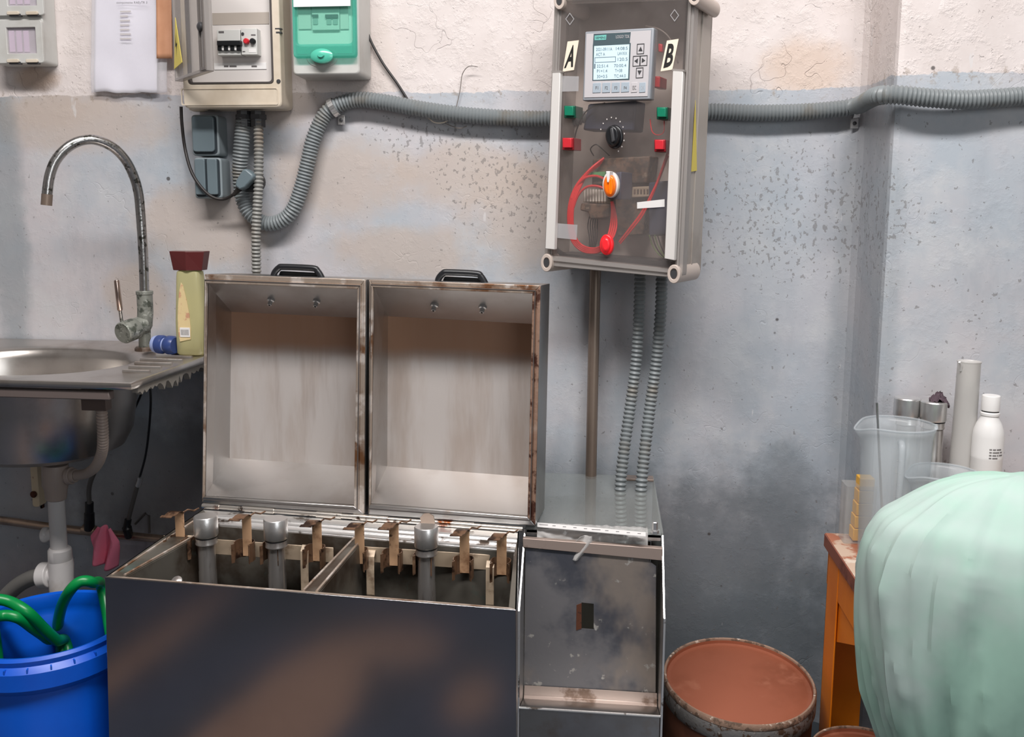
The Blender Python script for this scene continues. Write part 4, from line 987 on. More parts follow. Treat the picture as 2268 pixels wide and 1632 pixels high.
# copper pipe with valves
pts = cr([P(-60, 1148, -.035), P(0, 1152, -.035), P(120, 1168, -.035), P(240, 1182, -.035), P(380, 1196, -.035)], 4)
t = thing('copper_pipe', 'horizontal copper water pipe running along the wall under the sink', 'pipe', P(200, 1180, -.035))
part(t, 'pipe', MB().tube(pts, .0098, 18), M['copper'])
g = MB()
c = P(198, 1172, -.035)
for dz, r in ((0, .0125), (.02, .0125), (.021, .0145), (.034, .0145), (.035, .010), (.060, .010)): pass
part(t, 'stop_valve', MB().tube([P(198, 1172, -.04), P(198, 1150, -.045), P(198, 1148, -.045), P(198, 1136, -.045), P(198, 1134, -.045), P(198, 1112, -.045)], lambda i, q: (.012, .012, .0115, .0115, .0095, .0095)[i], 12), M['black'], 'black stop valve')
part(t, 'tee_fitting', MB().cyl(P(184, 1172, -.035), P(212, 1176, -.035), .0128, 18), M['copper'], bevel=.001)
part(t, 'stop_valve', MB().tube([P(286, 1188, -.04), P(281, 1168, -.05), P(281, 1166, -.05), P(284, 1150, -.05)], lambda i, q: (.010, .011, .008, .008)[i], 12), M['black'], 'black stop valve')
part(t, 'pipe_bracket', MB().tube([P(300, 1160, -.02), P(322, 1137, -.03), P(330, 1142, -.03), P(331, 1180, -.03)], .003, 8), M['braid'])
t = thing('supply_hose', 'dark flexible supply hose rising behind the ribbed overflow hose', 'hose', P(198, 1112, -.05), 'sink supply hoses')
pts = cr([P(198, 1114, -.05), P(197, 1085, -.06), P(203, 1060, -.08), P(222, 1020, -.11), P(250, 975, -.12), P(290, 920, -.12), P(318, 860, -.12), P(322, 840, -.12)], 8)
part(t, 'hose', MB().tube(pts[:20], .0055, 10), M['braid']); part(t, 'hose_line', MB().tube(pts[18:], .0024, 8), M['black'])
t = thing('supply_hose', 'dark flexible supply hose hanging in a shallow curve left of the steel tank', 'hose', P(284, 1150, -.05), 'sink supply hoses')
pts = cr([P(284, 1152, -.05), P(295, 1110, -.06), P(308, 1062, -.075), P(322, 1010, -.09), P(330, 950, -.11), P(334, 890, -.12), P(332, 840, -.12)], 8)
part(t, 'hose', MB().tube(pts[:17], .0048, 10), M['braid']); part(t, 'hose_line', MB().tube(pts[15:], .0026, 8), M['black'])
part(t, 'ferrule', MB().cyl(P(306, 1076, -.07), P(312, 1056, -.076), .0066, 12), M['cap'])
# wall bracket
t = thing('wall_bracket', 'cream metal wall bracket with a rusty bolt below the sink bowl', 'bracket', P(76, 1124, -.01))
q = rr(R4(66, 1030, 88, 1123, -.03), .007)
part(t, 'bracket_arm', MB().prism(q, [Vector((p.x, -.002, p.z)) for p in q]), M['bracket'], bevel=.001)
part(t, 'bolt', MB().lathe([(.0075, 0), (.0085, .004), (.006, .007), (0, .008)], P(76, 1094, -.03), (0, -1, 0), 14), M['rust'])
q = rr(R4(84, 1030, 92, 1126, -.012), .003); part(t, 'rusty_edge', MB().ext(q, (0, .01, 0)), M['rust'])
# pink cloth
def pk(u, v):
    w = (.45 + .55 * min(1, v * 3)) * (1 - .25 * max(0, v - .5) * 2)
    cx = 231 - 2 * v; x = cx + (u - .5) * 66 * w; y = 1166 + 90 * v * (1 - .30 * max(0, .45 - u) * 2) + 4 * math.sin(u * 9)
    p = P(x, y, -.085); p.y += .012 * math.sin(u * 12 + v * 2) * (.4 + v) ; return p
tag(build('pink_rag', MB().grid(pk, 22, 20), M['pink'], solid=.0015), 'crumpled pink rag hung over the copper pipe', 'rag')

# ================================================================ blue barrel and hose
bc = Vector((PZ(106, 1378, .44).x, PZ(106, 1378, .44).y, 0)); BR = .131
t = thing('blue_barrel', 'open bright blue plastic barrel under the sink, left of the steel tank', 'barrel', bc)
prof = [(0, .008), (BR - .012, .008), (BR - .004, .03), (BR, .10), (BR + .004, .2), (BR + .002, .34), (BR - .001, .375), (BR + .008, .383), (BR + .0145, .390), (BR + .0145, .418), (BR + .010, .423), (BR + .006, .427), (BR + .008, .436), (BR + .004, .441), (BR - .003, .439), (BR - .006, .425), (BR - .003, .415), (BR - .003, .40), (BR - .008, .39), (BR - .008, .03), (0, .02)]
bar = part(t, 'barrel_body', MB().lathe(prof, bc, (0, 0, 1), 64), M['bluebarrel'])
g = MB()
for k in range(26):
    a = 2 * math.pi * k / 26; r0, r1 = BR + .007, BR + .0135
    c_, s_ = math.cos(a), math.sin(a); tx, ty = -s_ * .0011, c_ * .0011
    g.ext([bc + Vector((c_ * r0 - tx, s_ * r0 - ty, .4195)), bc + Vector((c_ * r1 - tx, s_ * r1 - ty, .4195)), bc + Vector((c_ * r1 + tx, s_ * r1 + ty, .4195)), bc + Vector((c_ * r0 + tx, s_ * r0 + ty, .4195))], (0, 0, .0065))
part(t, 'rim_ribs', g, M['bluebarrel'])
zt_ = .44
def HP(px, py, z): return PZ(px, py, z)
pts = [bc + Vector((-.108, .01, .30)), bc + Vector((-.112, .01, .42)), HP(-60, 1345, .475), HP(-20, 1328, .475), HP(20, 1332, .468), HP(60, 1355, .452), HP(95, 1390, .41), HP(125, 1418, .37), HP(150, 1440, .33), bc + Vector((.07, -.05, .2)), bc + Vector((.02, -.03, .1))]
pts2 = [bc + Vector((-.105, -.02, .28)), bc + Vector((-.112, -.02, .39)), HP(-60, 1384, .456), HP(0, 1364, .452), HP(40, 1368, .445), HP(75, 1392, .41), HP(105, 1414, .37), HP(135, 1442, .33), bc + Vector((.03, -.07, .2)), bc + Vector((-.04, -.02, .1))]
pts3 = [bc + Vector((-.03, .03, .1)), HP(127, 1440, .25), HP(127, 1395, .36), HP(136, 1345, .43), HP(155, 1308, .475), HP(178, 1288, .492), HP(205, 1290, .484), HP(228, 1312, .44), bc + Vector((.10, .03, .3)), bc + Vector((.04, .06, .12))]
t = thing('garden_hose', 'coiled green garden hose lying in the blue barrel', 'hose', bc + Vector((0, 0, .1)))
for p_ in (pts, pts2, pts3):
    part(t, 'hose_loop', MB().tube(cr(p_, 10), .0098, 16), M['greenhose'])

# ================================================================ steel steam tank
ZT = .573
A = PZ(232, 1278, ZT); Bv = PZ(1143, 1351, ZT); Cv = PZ(1149, 1178, ZT); Dv = PZ(449, 1128, ZT)
t = thing('steam_tank', 'large polished stainless double tank with its two deep lids open', 'tank', Vector(((A.x + Bv.x) / 2, A.y, 0)))
fn_ = (Bv - A).cross(Vector((0, 0, 1))).normalized()
A0 = hit(241, 1632, A, fn_); kz = (A0 - A) / (ZT - A0.z); A0 = A + kz * (ZT - .02)
B0 = hit(1143, 1632, A, fn_); kz = (B0 - Bv) / (ZT - B0.z); B0 = Bv + kz * (ZT - .02)
# inset thickness
fin = -fn_ if fn_.y < 0 else fn_
part(t, 'front_panel', MB().prism([A0, B0, Bv, A], [p + fin * .0025 for p in (A0, B0, Bv, A)]), M['steelfront'], 'mirror-polished front panel', bevel=.0008)
A1 = A + fin * .0026; B1 = Bv + fin * .0026
D0_ = Vector((Dv.x, Dv.y, .02)); C0_ = Vector((Cv.x, Cv.y, .02)); A00 = A0 + fin * .0026; B00 = B0 + fin * .0026
part(t, 'side_panel', MB().prism([A00, A1, Dv, D0_], [p + Vector((.002, 0, 0)) for p in (A00, A1, Dv, D0_)]), M['steel'])
part(t, 'side_panel', MB().prism([B00, B1, Cv, C0_], [p + Vector((-.002, 0, 0)) for p in (B00, B1, Cv, C0_)]), M['steel'])
part(t, 'back_panel', MB().prism([D0_, C0_, Cv, Dv], [p + Vector((0, -.002, 0)) for p in (D0_, C0_, Cv, Dv)]), M['steel'])
O1 = [PZ(x, y, ZT) for x, y in ((276, 1277), (668, 1308), (784, 1190), (482, 1163))]
O2 = [PZ(x, y, ZT) for x, y in ((706, 1311), (1128, 1345), (1140, 1221), (806, 1192))]
def well(o):
    c = (o[0] + o[2]) / 2; lo = [Vector((p.x * .94 + c.x * .06, p.y * .94 + c.y * .06, .27)) for p in o]
    g = MB(); k = len(g.v); g.v += o + lo
    for i in range(4): j = (i + 1) % 4; g.f.append((i, j, 4 + j, 4 + i))
    g.f.append((4, 5, 6, 7)); return g
part(t, 'tank_well', well([p - Vector((0, 0, .002)) for p in O1]), M['darksteel'], solid=.0015, smooth=False)
part(t, 'tank_well', well([p - Vector((0, 0, .002)) for p in O2]), M['darksteel'], solid=.0015, smooth=False)
dz = Vector((0, 0, -.003))
FLi = Vector(O1[0]); 
part(t, 'front_lip', MB().ext([A1, B1, O2[1], O2[0], O1[1], O1[0]], dz), M['rim'])
part(t, 'side_rim', MB().ext([A1, O1[0], O1[3], Dv], dz), M['darksteel'])
part(t, 'side_rim', MB().ext([B1, Cv, O2[2], O2[1]], dz), M['darksteel'])
g = MB().ext([O1[1], O2[0], O2[3], O1[2]], dz)
part(t, 'divider', g, M['darksteel'])
for f_ in (.12, .88):
    a = O1[1].lerp(O2[0], f_); b = O1[2].lerp(O2[3], f_); part(t, 'rim_bead', MB().tube([a + Vector((0, 0, .001)), b + Vector((0, 0, .001))], .0022, 6), M['rim'])
for f_ in (.25, .92):
    a = A1.lerp(O1[0], f_); b = Dv.lerp(O1[3], f_); part(t, 'rim_bead', MB().tube([a + Vector((0, .004, .001)), b + Vector((0, 0, .001))], .0022, 6), M['rim'])
part(t, 'back_ledge', MB().ext([Dv, O1[3], O1[2], O2[3], O2[2], Cv], dz), M['ledge'])
g = MB()
for f_ in (.42, .66, .97):
    a = Dv.lerp(O1[3], f_); b = Cv.lerp(O2[2], f_); a = a.lerp(b, .01)
    g.tube([a + Vector((0, 0, .001)), b + Vector((0, 0, .001))], .0026, 8)
part(t, 'ledge_ridge', g, M['ledge'])
g = MB().lathe([(.009, 0), (.009, .006), (.004, .008), (0, .008)], PZ(380, 1288, ZT - .02) + Vector((0, .02, -.01)), (0, -.6, .8), 16)
part(t, 'float_fitting', g, M['tube'])
# hinge
HA, HB = PZ(449, 1120, ZT + .006), PZ(1158, 1172, ZT + .006)
hd = (HB - HA)
part(t, 'hinge_rod', MB().tube([HA, HB], .0052, 16), M['hinge'])
cuts = [0, .06, .13, .24, .37, .455, .485, .60, .72, .86, .97]
for i in range(len(cuts) - 1):
    if i % 2 == 0: part(t, 'hinge_knuckle', MB().tube([HA + hd * (cuts[i] + .003), HA + hd * (cuts[i + 1] - .003)], .0064, 16), M['hinge'])
# lids
LU = Vector((0, .045, 1)).normalized(); LB = HA + Vector((0, .004, .006)); LN = hd.cross(LU).normalized()
if LN.y < 0: LN = -LN
def LP(px, py, o=0.0): return hit(px, py, LB + LN * o, LN)
def lid(outer, inner, back, hx, rimm, noz, lab):
    l = part(t, 'lid', MB(), M['steel']) if False else None
    o = [LP(*p) for p in outer]; i_ = [LP(*p) for p in inner]; b = [LP(x, y, .10) for x, y in back]
    g = MB()
    bk = [p + LN * .104 for p in o]; k = 0
    g.v += [p + LN * .001 for p in o] + bk
    for a in range(4):
        c = (a + 1) % 4; g.f.append((a, c, 4 + c, 4 + a))
    g.f.append((4, 5, 6, 7))
    l = part(t, 'lid', g, M['steel'], lab, solid=.0015, bevel=.004)
    g = MB(); pn = [p + LN * .001 for p in i_]; g.v += pn + b
    for a in range(4):
        c = (a + 1) % 4; g.f.append((a, c, 4 + c, 4 + a))
    part(l, 'pan_walls', g, M['panwall'], smooth=False)
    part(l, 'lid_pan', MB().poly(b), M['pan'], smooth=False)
    # rim frame with two steps
    names = ('bottom', 'right', 'top', 'left')
    mid = [o[a].lerp(i_[a], .55) for a in range(4)]
    for a, mt in zip(range(4), rimm):
        c = (a + 1) % 4
        part(l, 'lid_rim', MB().ext([o[a], o[c], mid[c], mid[a]], -LN * .005).ext([mid[a], mid[c], i_[c], i_[a]], -LN * .009), M[mt], bevel=.0012)
    # seal line
    part(l, 'lid_seal', ring(MB(), [mid[a].lerp(i_[a], .05) - LN * .0085 for a in range(4)], [mid[a].lerp(i_[a], .30) - LN * .0085 for a in range(4)], -LN * .0012), M['gasket'])
    # brown reflection at the pan top is painted into its material
    # handle on top
    m_ = []
    hx0, hx1, hy0, hy1 = hx
    h_ = part(l, 'lid_handle', MB(), M['black']) if False else None
    q = [LP(x, y, .05) for x, y in ((hx0, hy0 + 26), (hx0 + 3, hy0 + 12), (hx0 + 13, hy0 + 1), (hx0 + 24, hy0 - 1), (hx1 - 20, hy0 + 2), (hx1 - 9, hy0 + 8), (hx1, hy0 + 22), (hx1 + 2, hy0 + 30))]
    part(l, 'lid_handle', MB().tube(cr(q, 5), lambda i, s_: .0062, 12), M['black'], 'black plastic handle')
    q = [LP(x, y, .062) for x, y in ((hx0 + 6, hy0 + 30), (hx0 + 15, hy0 + 8), (hx1 - 12, hy0 + 12), (hx1 - 3, hy0 + 34))]
    part(l, 'handle_plate', MB().ext(q, LN * .01), M['black'], bevel=.002)
    for x, y in noz:
        # on the sloping top wall of the pan
        n_ = (b[2] - i_[2]).cross(i_[3] - i_[2]).normalized()
        c = hit(x, y, i_[2], n_)
        if n_.z > 0: n_ = -n_
        part(l, 'nozzle', MB().lathe([(.008, -.002), (.008, .003), (.0045, .004), (.0045, .012), (0, .012)], c, n_, 6), M['cap'])
        part(l, 'nozzle_bore', MB().lathe([(.0022, .0118), (.0022, .0126), (0, .0126)], c, n_, 8), M['matteblack'])
    return l, i_, b
lid([(451, 1112), (808, 1137), (811, 619), (456, 607)], [(455, 1098), (787, 1118), (795, 640), (461, 627)], [(503, 1014), (806, 1034), (814, 705), (506, 690)], (605, 712, 592, 0), ('steel', 'rim', 'rim', 'rim'), ((600, 664), (701, 667)), 'left lid, standing open')
lid([(818, 1138), (1186, 1162), (1198, 632), (820, 619)], [(822, 1115), (1170, 1142), (1181, 650), (829, 636)], [(851, 1032), (1184, 1057), (1193, 718), (857, 700)], (969, 1074, 604, 0), ('steel', 'rustrim', 'rim', 'rim'), ((962, 676), (1069, 680)), 'right lid, standing open')

# --- racks standing in the tank
RY = -.505
def rack(label, x0, y0, x1, y1, clips, legs, grp='clip racks standing in the steam tank'):
    a = P(x0, y0, RY); b = P(x1, y1, RY); d = (b - a); 
    t = thing('filter_rack', label, 'rack', Vector(((a.x + b.x) / 2, RY, .272)), grp)
    g = MB(); hw = 18 * mm(RY)
    g.prism([a + Vector((0, 0, 0)), b, b + Vector((0, 0, -hw * 2)), a + Vector((0, 0, -hw * 2))], [p + Vector((0, .002, 0)) for p in (a, b, b + Vector((0, 0, -hw * 2)), a + Vector((0, 0, -hw * 2)))])
    part(t, 'cross_bar', g, M['bar'], bevel=.0008)
    for lx, ly0, ly1 in legs:
        p = P(lx, ly0, RY - .012); q = P(lx, ly1, RY - .012); w = 9 * mm(RY)
        pr = [Vector((0, RY + .0, p.z + .012)), Vector((0, RY - .010, p.z + .004)), Vector((0, RY - .012, p.z - .02)), Vector((0, RY - .012, q.z)), Vector((0, RY - .008, q.z - .01)), Vector((0, RY - .006, .274))]
        g = MB()
        for u, v in zip(pr, pr[1:]):
            g.prism([Vector((p.x - w, u.y, u.z)), Vector((p.x + w, u.y, u.z)), Vector((p.x + w, u.y - .0015, u.z)), Vector((p.x - w, u.y - .0015, u.z))],
                    [Vector((p.x - w, v.y, v.z)), Vector((p.x + w, v.y, v.z)), Vector((p.x + w, v.y - .0015, v.z)), Vector((p.x - w, v.y - .0015, v.z))])
        part(t, 'leg', g, M['bar'])
    for cx, cyt, cyb, tall in clips:
        w = 11 * mm(RY)
        c = P(cx, cyb, RY - .004)
        if tall:
            tp = P(cx, cyt + 6, RY - .004)
            g = MB().box(c.x - w, RY - .005, c.z - .022, c.x + w, RY - .0035, tp.z)
            k = part(t, 'clip_post', g, M['clip'], bevel=.0004)
            # spring hook bent forward and left, and a bump to the back
            hk = []
            zz = tp.z
            prof = [(-.0045, 0), (-.010, .0045), (-.017, .004), (-.024, .001), (-.030, .0025), (-.034, .0005)]
            g = MB()
            for (ya, za), (yb, zb) in zip(prof, prof[1:]):
                g.prism([Vector((c.x - w * 1.25 + (ya + .0045) * .35, RY + ya, zz + za)), Vector((c.x + w * 1.15 + (ya + .0045) * .35, RY + ya, zz + za)), Vector((c.x + w * 1.15 + (ya + .0045) * .35, RY + ya, zz + za + .0013)), Vector((c.x - w * 1.25 + (ya + .0045) * .35, RY + ya, zz + za + .0013))],
                        [Vector((c.x - w * 1.25 + (yb + .0045) * .35, RY + yb, zz + zb)), Vector((c.x + w * 1.15 + (yb + .0045) * .35, RY + yb, zz + zb)), Vector((c.x + w * 1.15 + (yb + .0045) * .35, RY + yb, zz + zb + .0013)), Vector((c.x - w * 1.25 + (yb + .0045) * .35, RY + yb, zz + zb + .0013))])
            part(k, 'spring_hook', g, M['clipdark'])
            part(k, 'back_hook', MB().tube([Vector((c.x + w * .6, RY - .004, zz)), Vector((c.x + w * 1.4, RY + .004, zz + .004)), Vector((c.x + w * 2.2, RY + .014, zz - .001)), Vector((c.x + w * 3.0, RY + .02, zz + .002))], .0016, 6), M['clipdark'])
        # U-shaped gripping clip: two curved jaws opening forward
        g = MB()
        for s_ in (-1, 1):
            pr = [(.004, -.003), (.013, -.006), (.0165, -.014), (.0160, -.024), (.0125, -.031), (.0155, -.036)]
            for (xa, ya), (xb, yb) in zip(pr, pr[1:]):
                za, zb_ = c.z + .010, c.z - .024
                g.prism([Vector((c.x + s_ * xa, RY + ya, za)), Vector((c.x + s_ * (xa + .0014), RY + ya + .0006, za)), Vector((c.x + s_ * (xa + .0014), RY + ya + .0006, zb_)), Vector((c.x + s_ * xa, RY + ya, zb_))],
                        [Vector((c.x + s_ * xb, RY + yb, za)), Vector((c.x + s_ * (xb + .0014), RY + yb + .0006, za)), Vector((c.x + s_ * (xb + .0014), RY + yb + .0006, zb_)), Vector((c.x + s_ * xb, RY + yb, zb_))])
        part(t, 'spring_clip', g, M['clipdark'])
    return t
rack('spring clip rack in the left half of the tank, holding two steel cylinders', 362, 1186, 738, 1213,
     [(400, 1130, 1196, 1), (452, 0, 1198, 0), (548, 1137, 1205, 1), (610, 0, 1208, 0), (703, 1150, 1216, 1)], [(419, 1205, 1284), (674, 1226, 1308)])
rack('spring clip rack in the right half of the tank, holding one steel cylinder', 770, 1208, 1134, 1232,
     [(797, 1156, 1222, 1), (873, 1156, 1226, 1), (943, 0, 1230, 0), (1029, 1170, 1242, 1), (1111, 1179, 1246, 1)], [(820, 1238, 1316), (1085, 1262, 1338)])
def cylinder(px, ytop, Y, label, zb, grp, rc=27, rb=19.5, capm='cap', chip=False):
    c = P(px, ytop + 8, Y); top = c.z; k = mm(Y)
    t = thing('steel_cylinder', label, 'steel cylinder', Vector((c.x, Y, zb)), grp)
    rc_, rb_ = rc * k, rb * k
    part(t, 'cylinder_cap', MB().lathe([(0, 0), (rc_ * .93, 0), (rc_, -.002), (rc_, -.034), (rc_ * .96, -.036), (rc_ * .9, -.037)], Vector((c.x, Y, top)), (0, 0, 1), 40), M[capm])
    part(t, 'threaded_collar', MB().lathe([(rc_ * .78, -.036), (rc_ * .86, -.037), (rc_ * .90, -.040), (rc_ * .88, -.046), (rc_ * .92, -.048), (rc_ * .92, -.050), (rc_ * .76, -.052), (rb_, -.053)], Vector((c.x, Y, top)), (0, 0, 1), 40), M['tube'])
    part(t, 'o_ring', MB().lathe([(rc_ * .80, -.0365), (rc_ * .925, -.0372), (rc_ * .925, -.0388), (rc_ * .80, -.039)], Vector((c.x, Y, top)), (0, 0, 1), 40), M['black'])
    part(t, 'cylinder_body', MB().lathe([(rb_ * .98, -.052), (rb_, -.056), (rb_, -.10), (rb_ * 1.03, -.102), (rb_ * 1.03, zb - top + .01), (rb_ * .95, zb - top), (0, zb - top)], Vector((c.x, Y, top)), (0, 0, 1), 36), M['tube'])
    if chip:
        q = [(-.012, 0), (-.013, .012), (-.006, .020), (.003, .021), (.011, .016), (.013, 0)]
        part(t, 'cap_tab', MB().ext([Vector((c.x + u, Y + .014 - v * .3, top - .001 + v)) for u, v in q], (0, .003, 0)), M['brownpipe'], 'thin upright metal tab on the cap')
    return t, top
GCY = 'steel cylinders clipped in the tank'
YC = RY - .022
cylinder(455, 1134, YC, 'leftmost steel cylinder clipped in the open tank', .275, GCY)
cylinder(610, 1140, YC, 'steel cylinder clipped in the middle of the left tank half', .275, GCY)
cylinder(944, 1157, YC, 'steel cylinder in the right tank half with a thin tab on its cap', .275, GCY, chip=True)

# ================================================================ service cabinet to the right of the tank
CX0 = PZ(1157, 1170, ZT).x; CX1 = PZ(1468, 1186, ZT).x; CYF = (PZ(1157, 1170, ZT).y + PZ(1468, 1186, ZT).y) / 2; CYB = -.055
CX0 = -.1445
t = thing('service_cabinet', 'narrow open-fronted steel cabinet with clear top, right of the tank', 'cabinet', ((CX0 + CX1) / 2, CYB, 0))
YS = -.50; ZSL = P(1145, 1352, YS).z
side = [(CYB, .0), (CYB, ZT), (CYF, ZT), (YS, ZSL), (YS, .0)]
for x, dx in ((CX0, .002), (CX1, -.002)):
    part(t, 'side_panel', MB().prism([(x, y, z) for y, z in side], [(x + dx, y, z) for y, z in side]), M['steel'], bevel=.0004)
    x_ = x + (0 if dx > 0 else 0)
    part(t, 'edge_strip', MB().prism([(x - .0012, CYF - .002, ZT), (x + .0012, CYF - .002, ZT), (x + .0012, YS - .002, ZSL), (x - .0012, YS - .002, ZSL)], [(x - .0012, CYF + .004, ZT), (x + .0012, CYF + .004, ZT), (x + .0012, YS + .004, ZSL), (x - .0012, YS + .004, ZSL)]), M['ledge'])
    part(t, 'edge_strip', MB().box(x - .0012, YS - .002, .0, x + .0022, YS + .004, ZSL), M['ledge'])
part(t, 'back_panel', MB().box(CX0 + .003, CYB - .002, .0, CX1 - .003, CYB, ZT - .14), M['darksteel'])
part(t, 'top_plate', MB().box(CX0 - .001, CYF - .004, ZT + .001, CX1 + .001, CYB + .01, ZT + .006), M['acrylic'], 'clear acrylic top plate', bevel=.0008)
YI = CYF - .028
part(t, 'top_rail', MB().box(CX0 + .003, CYF - .001, ZT - .006, CX1 - .003, CYF + .03, ZT).box(CX0 + .003, CYF - .001, ZT - .012, CX1 - .003, CYF + .001, ZT), M['ledge'], bevel=.0006)
a = P(1163, 1196, YI + .006); b = P(1466, 1246, YI + .006)
part(t, 'cross_rail', MB().ext([P(1158, 1192, YI), P(1468, 1215, YI), P(1468, 1242, YI), P(1158, 1212, YI)], (0, .012, 0)), M['beigerail'], 'beige stained cross rail', bevel=.001)
# sheet with a rectangular hole and a torn corner, built from strips around the opening
YSH = YI + .004
def SP(x, y): return P(x, y, YSH)
hole = [(1288, 1334), (1315, 1337), (1315, 1394), (1288, 1392)]
g = MB()
th = (0, .0015, 0)
g.ext([SP(1164, 1214), SP(1288, 1224), SP(1288, 1392), SP(1288, 1530), SP(1160, 1520)], th)
g.ext([SP(1315, 1226), SP(1436, 1236), SP(1440, 1244), SP(1453, 1254), SP(1452, 1545), SP(1315, 1533)], th)
g.ext([SP(1288, 1224), SP(1315, 1226), SP(1315, 1337), SP(1288, 1334)], th)
g.ext([SP(1288, 1392), SP(1315, 1394), SP(1315, 1533), SP(1288, 1530)], th)
part(t, 'rear_sheet', g, M['galv'], 'weathered grey metal sheet with a small rectangular hole', smooth=False)
part(t, 'hole_flap', MB().ext([P(1277, 1340, YSH - .001), P(1288, 1336, YSH - .001), P(1288, 1392, YSH - .001), P(1276, 1396, YSH - .001)], (0, .001, 0)), M['rust'], 'small rusty flap beside the hole')
# ledge, slope and apron at the bottom
l0, l1 = P(1150, 1517, YSH - .004), P(1468, 1546, YSH - .004)
m0, m1 = PXp(1148, 1534, CX0 + .003), P(1468, 1566, YSH - .03)
zL = l0.z; zf = P(1147, 1568, YS - .006).z
Y1 = YSH - .002
def XR(y, z): return [Vector((CX0 + .003, y, z)), Vector((CX1 - .003, y, z))]
pr = [(Y1, zL), (Y1 - .004, zL - .018), (Y1 - .012, zL - .022), (YS - .004, zf), (YS - .004, 0.0)]
g = MB().prism([(CX0 + .003, y, z) for y, z in pr[:3]] + [(CX0 + .003, Y1, zL - .024)], [(CX1 - .003, y, z) for y, z in pr[:3]] + [(CX1 - .003, Y1, zL - .024)])
part(t, 'lower_rail', g, M['beigerail'], 'beige lower rail', bevel=.001)
g = MB()
for (ya, za), (yb, zb) in zip(pr[2:], pr[3:]):
    g.poly([(CX0 + .003, ya, za), (CX1 - .003, ya, za), (CX1 - .003, yb, zb), (CX0 + .003, yb, zb)])
part(t, 'apron', g, M['steel'], 'folded steel apron', solid=.0015, bevel=.001)
g = MB().tube([(CX0 + .002, YS - .004, zf), (CX1 - .002, YS - .004, zf)], .0022, 8)
part(t, 'apron_edge', g, M['ledge'])
for px, py in ((1457, 1550), (1156, 1525)):
    c = P(px, py, Y1 - .006); part(t, 'rivet_hole', MB().lathe([(.0022, 0), (0, .0004)], c, (0, -1, 0), 10), M['matteblack'])
for px, py in ((1175, 1158), (1450, 1180)):
    c = PZ(px, py, ZT + .006)
    part(t, 'threaded_stud', MB().lathe([(.008, 0), (.008, .005), (.0052, .005), (.0052, .020), (.0042, .021), (0, .021)], c, (0, 0, 1), 6), M['cap'])
part(t, 'rear_bracket', MB().box(P(1382, 1110, -.09).x, -.09, ZT + .007, CX1 - .002, -.06, ZT + .012), M['beigerail'], bevel=.001)
# crumpled film with a punched strip
def wr(u, v):
    px = 1190 + 245 * u; p = P(px, 1163 + 20 * u, CYF - .006)
    z = ZT + .0085 - .03 * v * (1 + .25 * math.sin(u * 9)) ; y = CYF - .006 - .010 * v + .004 * noise.noise(Vector((u * 16, v * 4, 3))) + (.02 if v < .01 else 0)
    return Vector((p.x, y, z + .0025 * noise.noise(Vector((u * 20, v * 5, 8)))))
tag(build('crumpled_film', MB().grid(wr, 60, 10), M['wrap'], solid=.0004), 'crumpled clear plastic film along the front of the acrylic cabinet top', 'plastic film')
t = thing('punched_strip', 'narrow white strip with a row of holes lying on the acrylic cabinet top', 'strip', PZ(1310, 1166, ZT + .01))
g = MB(); q = [PZ(x, y, ZT + .0095) for x, y in ((1190, 1158), (1430, 1180), (1430, 1189), (1190, 1167))]
part(t, 'strip', g.ext(q, (0, 0, .0012)), M['white'])
g = MB()
for k in range(10):
    f_ = .06 + k * .098; a = q[0].lerp(q[1], f_); b = q[3].lerp(q[2], f_); c = (a + b) / 2 + Vector((0, 0, .0013)); w = .003 if k % 5 else .008
    g.poly([c + Vector((-w, -.0016, 0)), c + Vector((w, -.0016, 0)), c + Vector((w, .0016, 0)), c + Vector((-w, .0016, 0))])
part(t, 'strip_holes', g, M['ink'], smooth=False)
def fl(u, v):
    p = P(1262 + 46 * u - 10 * v, 1186 + 54 * v, CYF - .025); w = math.sin(math.pi * min(1, v * 1.05)) * .5 + .25
    cx = P(1284 + 14 * (1 - v) - 8 * v, 1200, CYF - .025).x
    return Vector((cx + (u - .5) * .028 * (.5 + w), p.y - .004 * math.cos(u * 7 + v * 3), p.z))
tag(build('film_tail', MB().grid(fl, 12, 14), M['wrap'], solid=.0004), 'loose tongue of clear film hanging over the beige cross rail', 'plastic film')

# ================================================================ drums on the right
def drum(px, py, Y, rpx, z, label, tiltx=0.0, tilty=0.0):
    c = P(px, py, Y); R_ = rpx * mm(Y); z0 = z; c.y += math.tan(tilty) * z; c.x -= math.tan(tiltx) * z
    t = thing('storage_drum', label, 'drum', (c.x, c.y, 0), 'brown fibre drums beside the orange table')
    ax = Vector((math.sin(tiltx), -math.sin(tilty), math.cos(tiltx))).normalized()
    part(t, 'drum_body', MB().lathe([(0, .005), (R_ * .96, .005), (R_ * .97, .01), (R_ * .97, z0 - .03)], (c.x, c.y, 0), ax, 56), M['drumside'])
    part(t, 'clamp_ring', MB().lathe([(R_ * .96, z0 - .040), (R_ * .985, z0 - .044), (R_ * 1.0, z0 - .038), (R_ * 1.0, z0 - .018), (R_ * .985, z0 - .013), (R_ * .96, z0 - .014)], (c.x, c.y, 0), ax, 64), M['drumring'])
    part(t, 'lid_edge', MB().lathe([(R_ * .955, z0 - .014), (R_ * .99, z0 - .012), (R_ * .995, z0 - .004), (R_ * .98, z0), (R_ * .955, z0 - .001), (R_ * .945, z0 - .008)], (c.x, c.y, 0), ax, 64), M['drumedge'])
    part(t, 'drum_lid', MB().lathe([(R_ * .95, z0 - .004), (R_ * .94, z0 - .010), (R_ * .90, z0 - .012), (R_ * .88, z0 - .011), (0, z0 - .011)], (c.x, c.y, 0), ax, 64), M['drum'])
    return t
cz = P(1625, 1500, -.29)
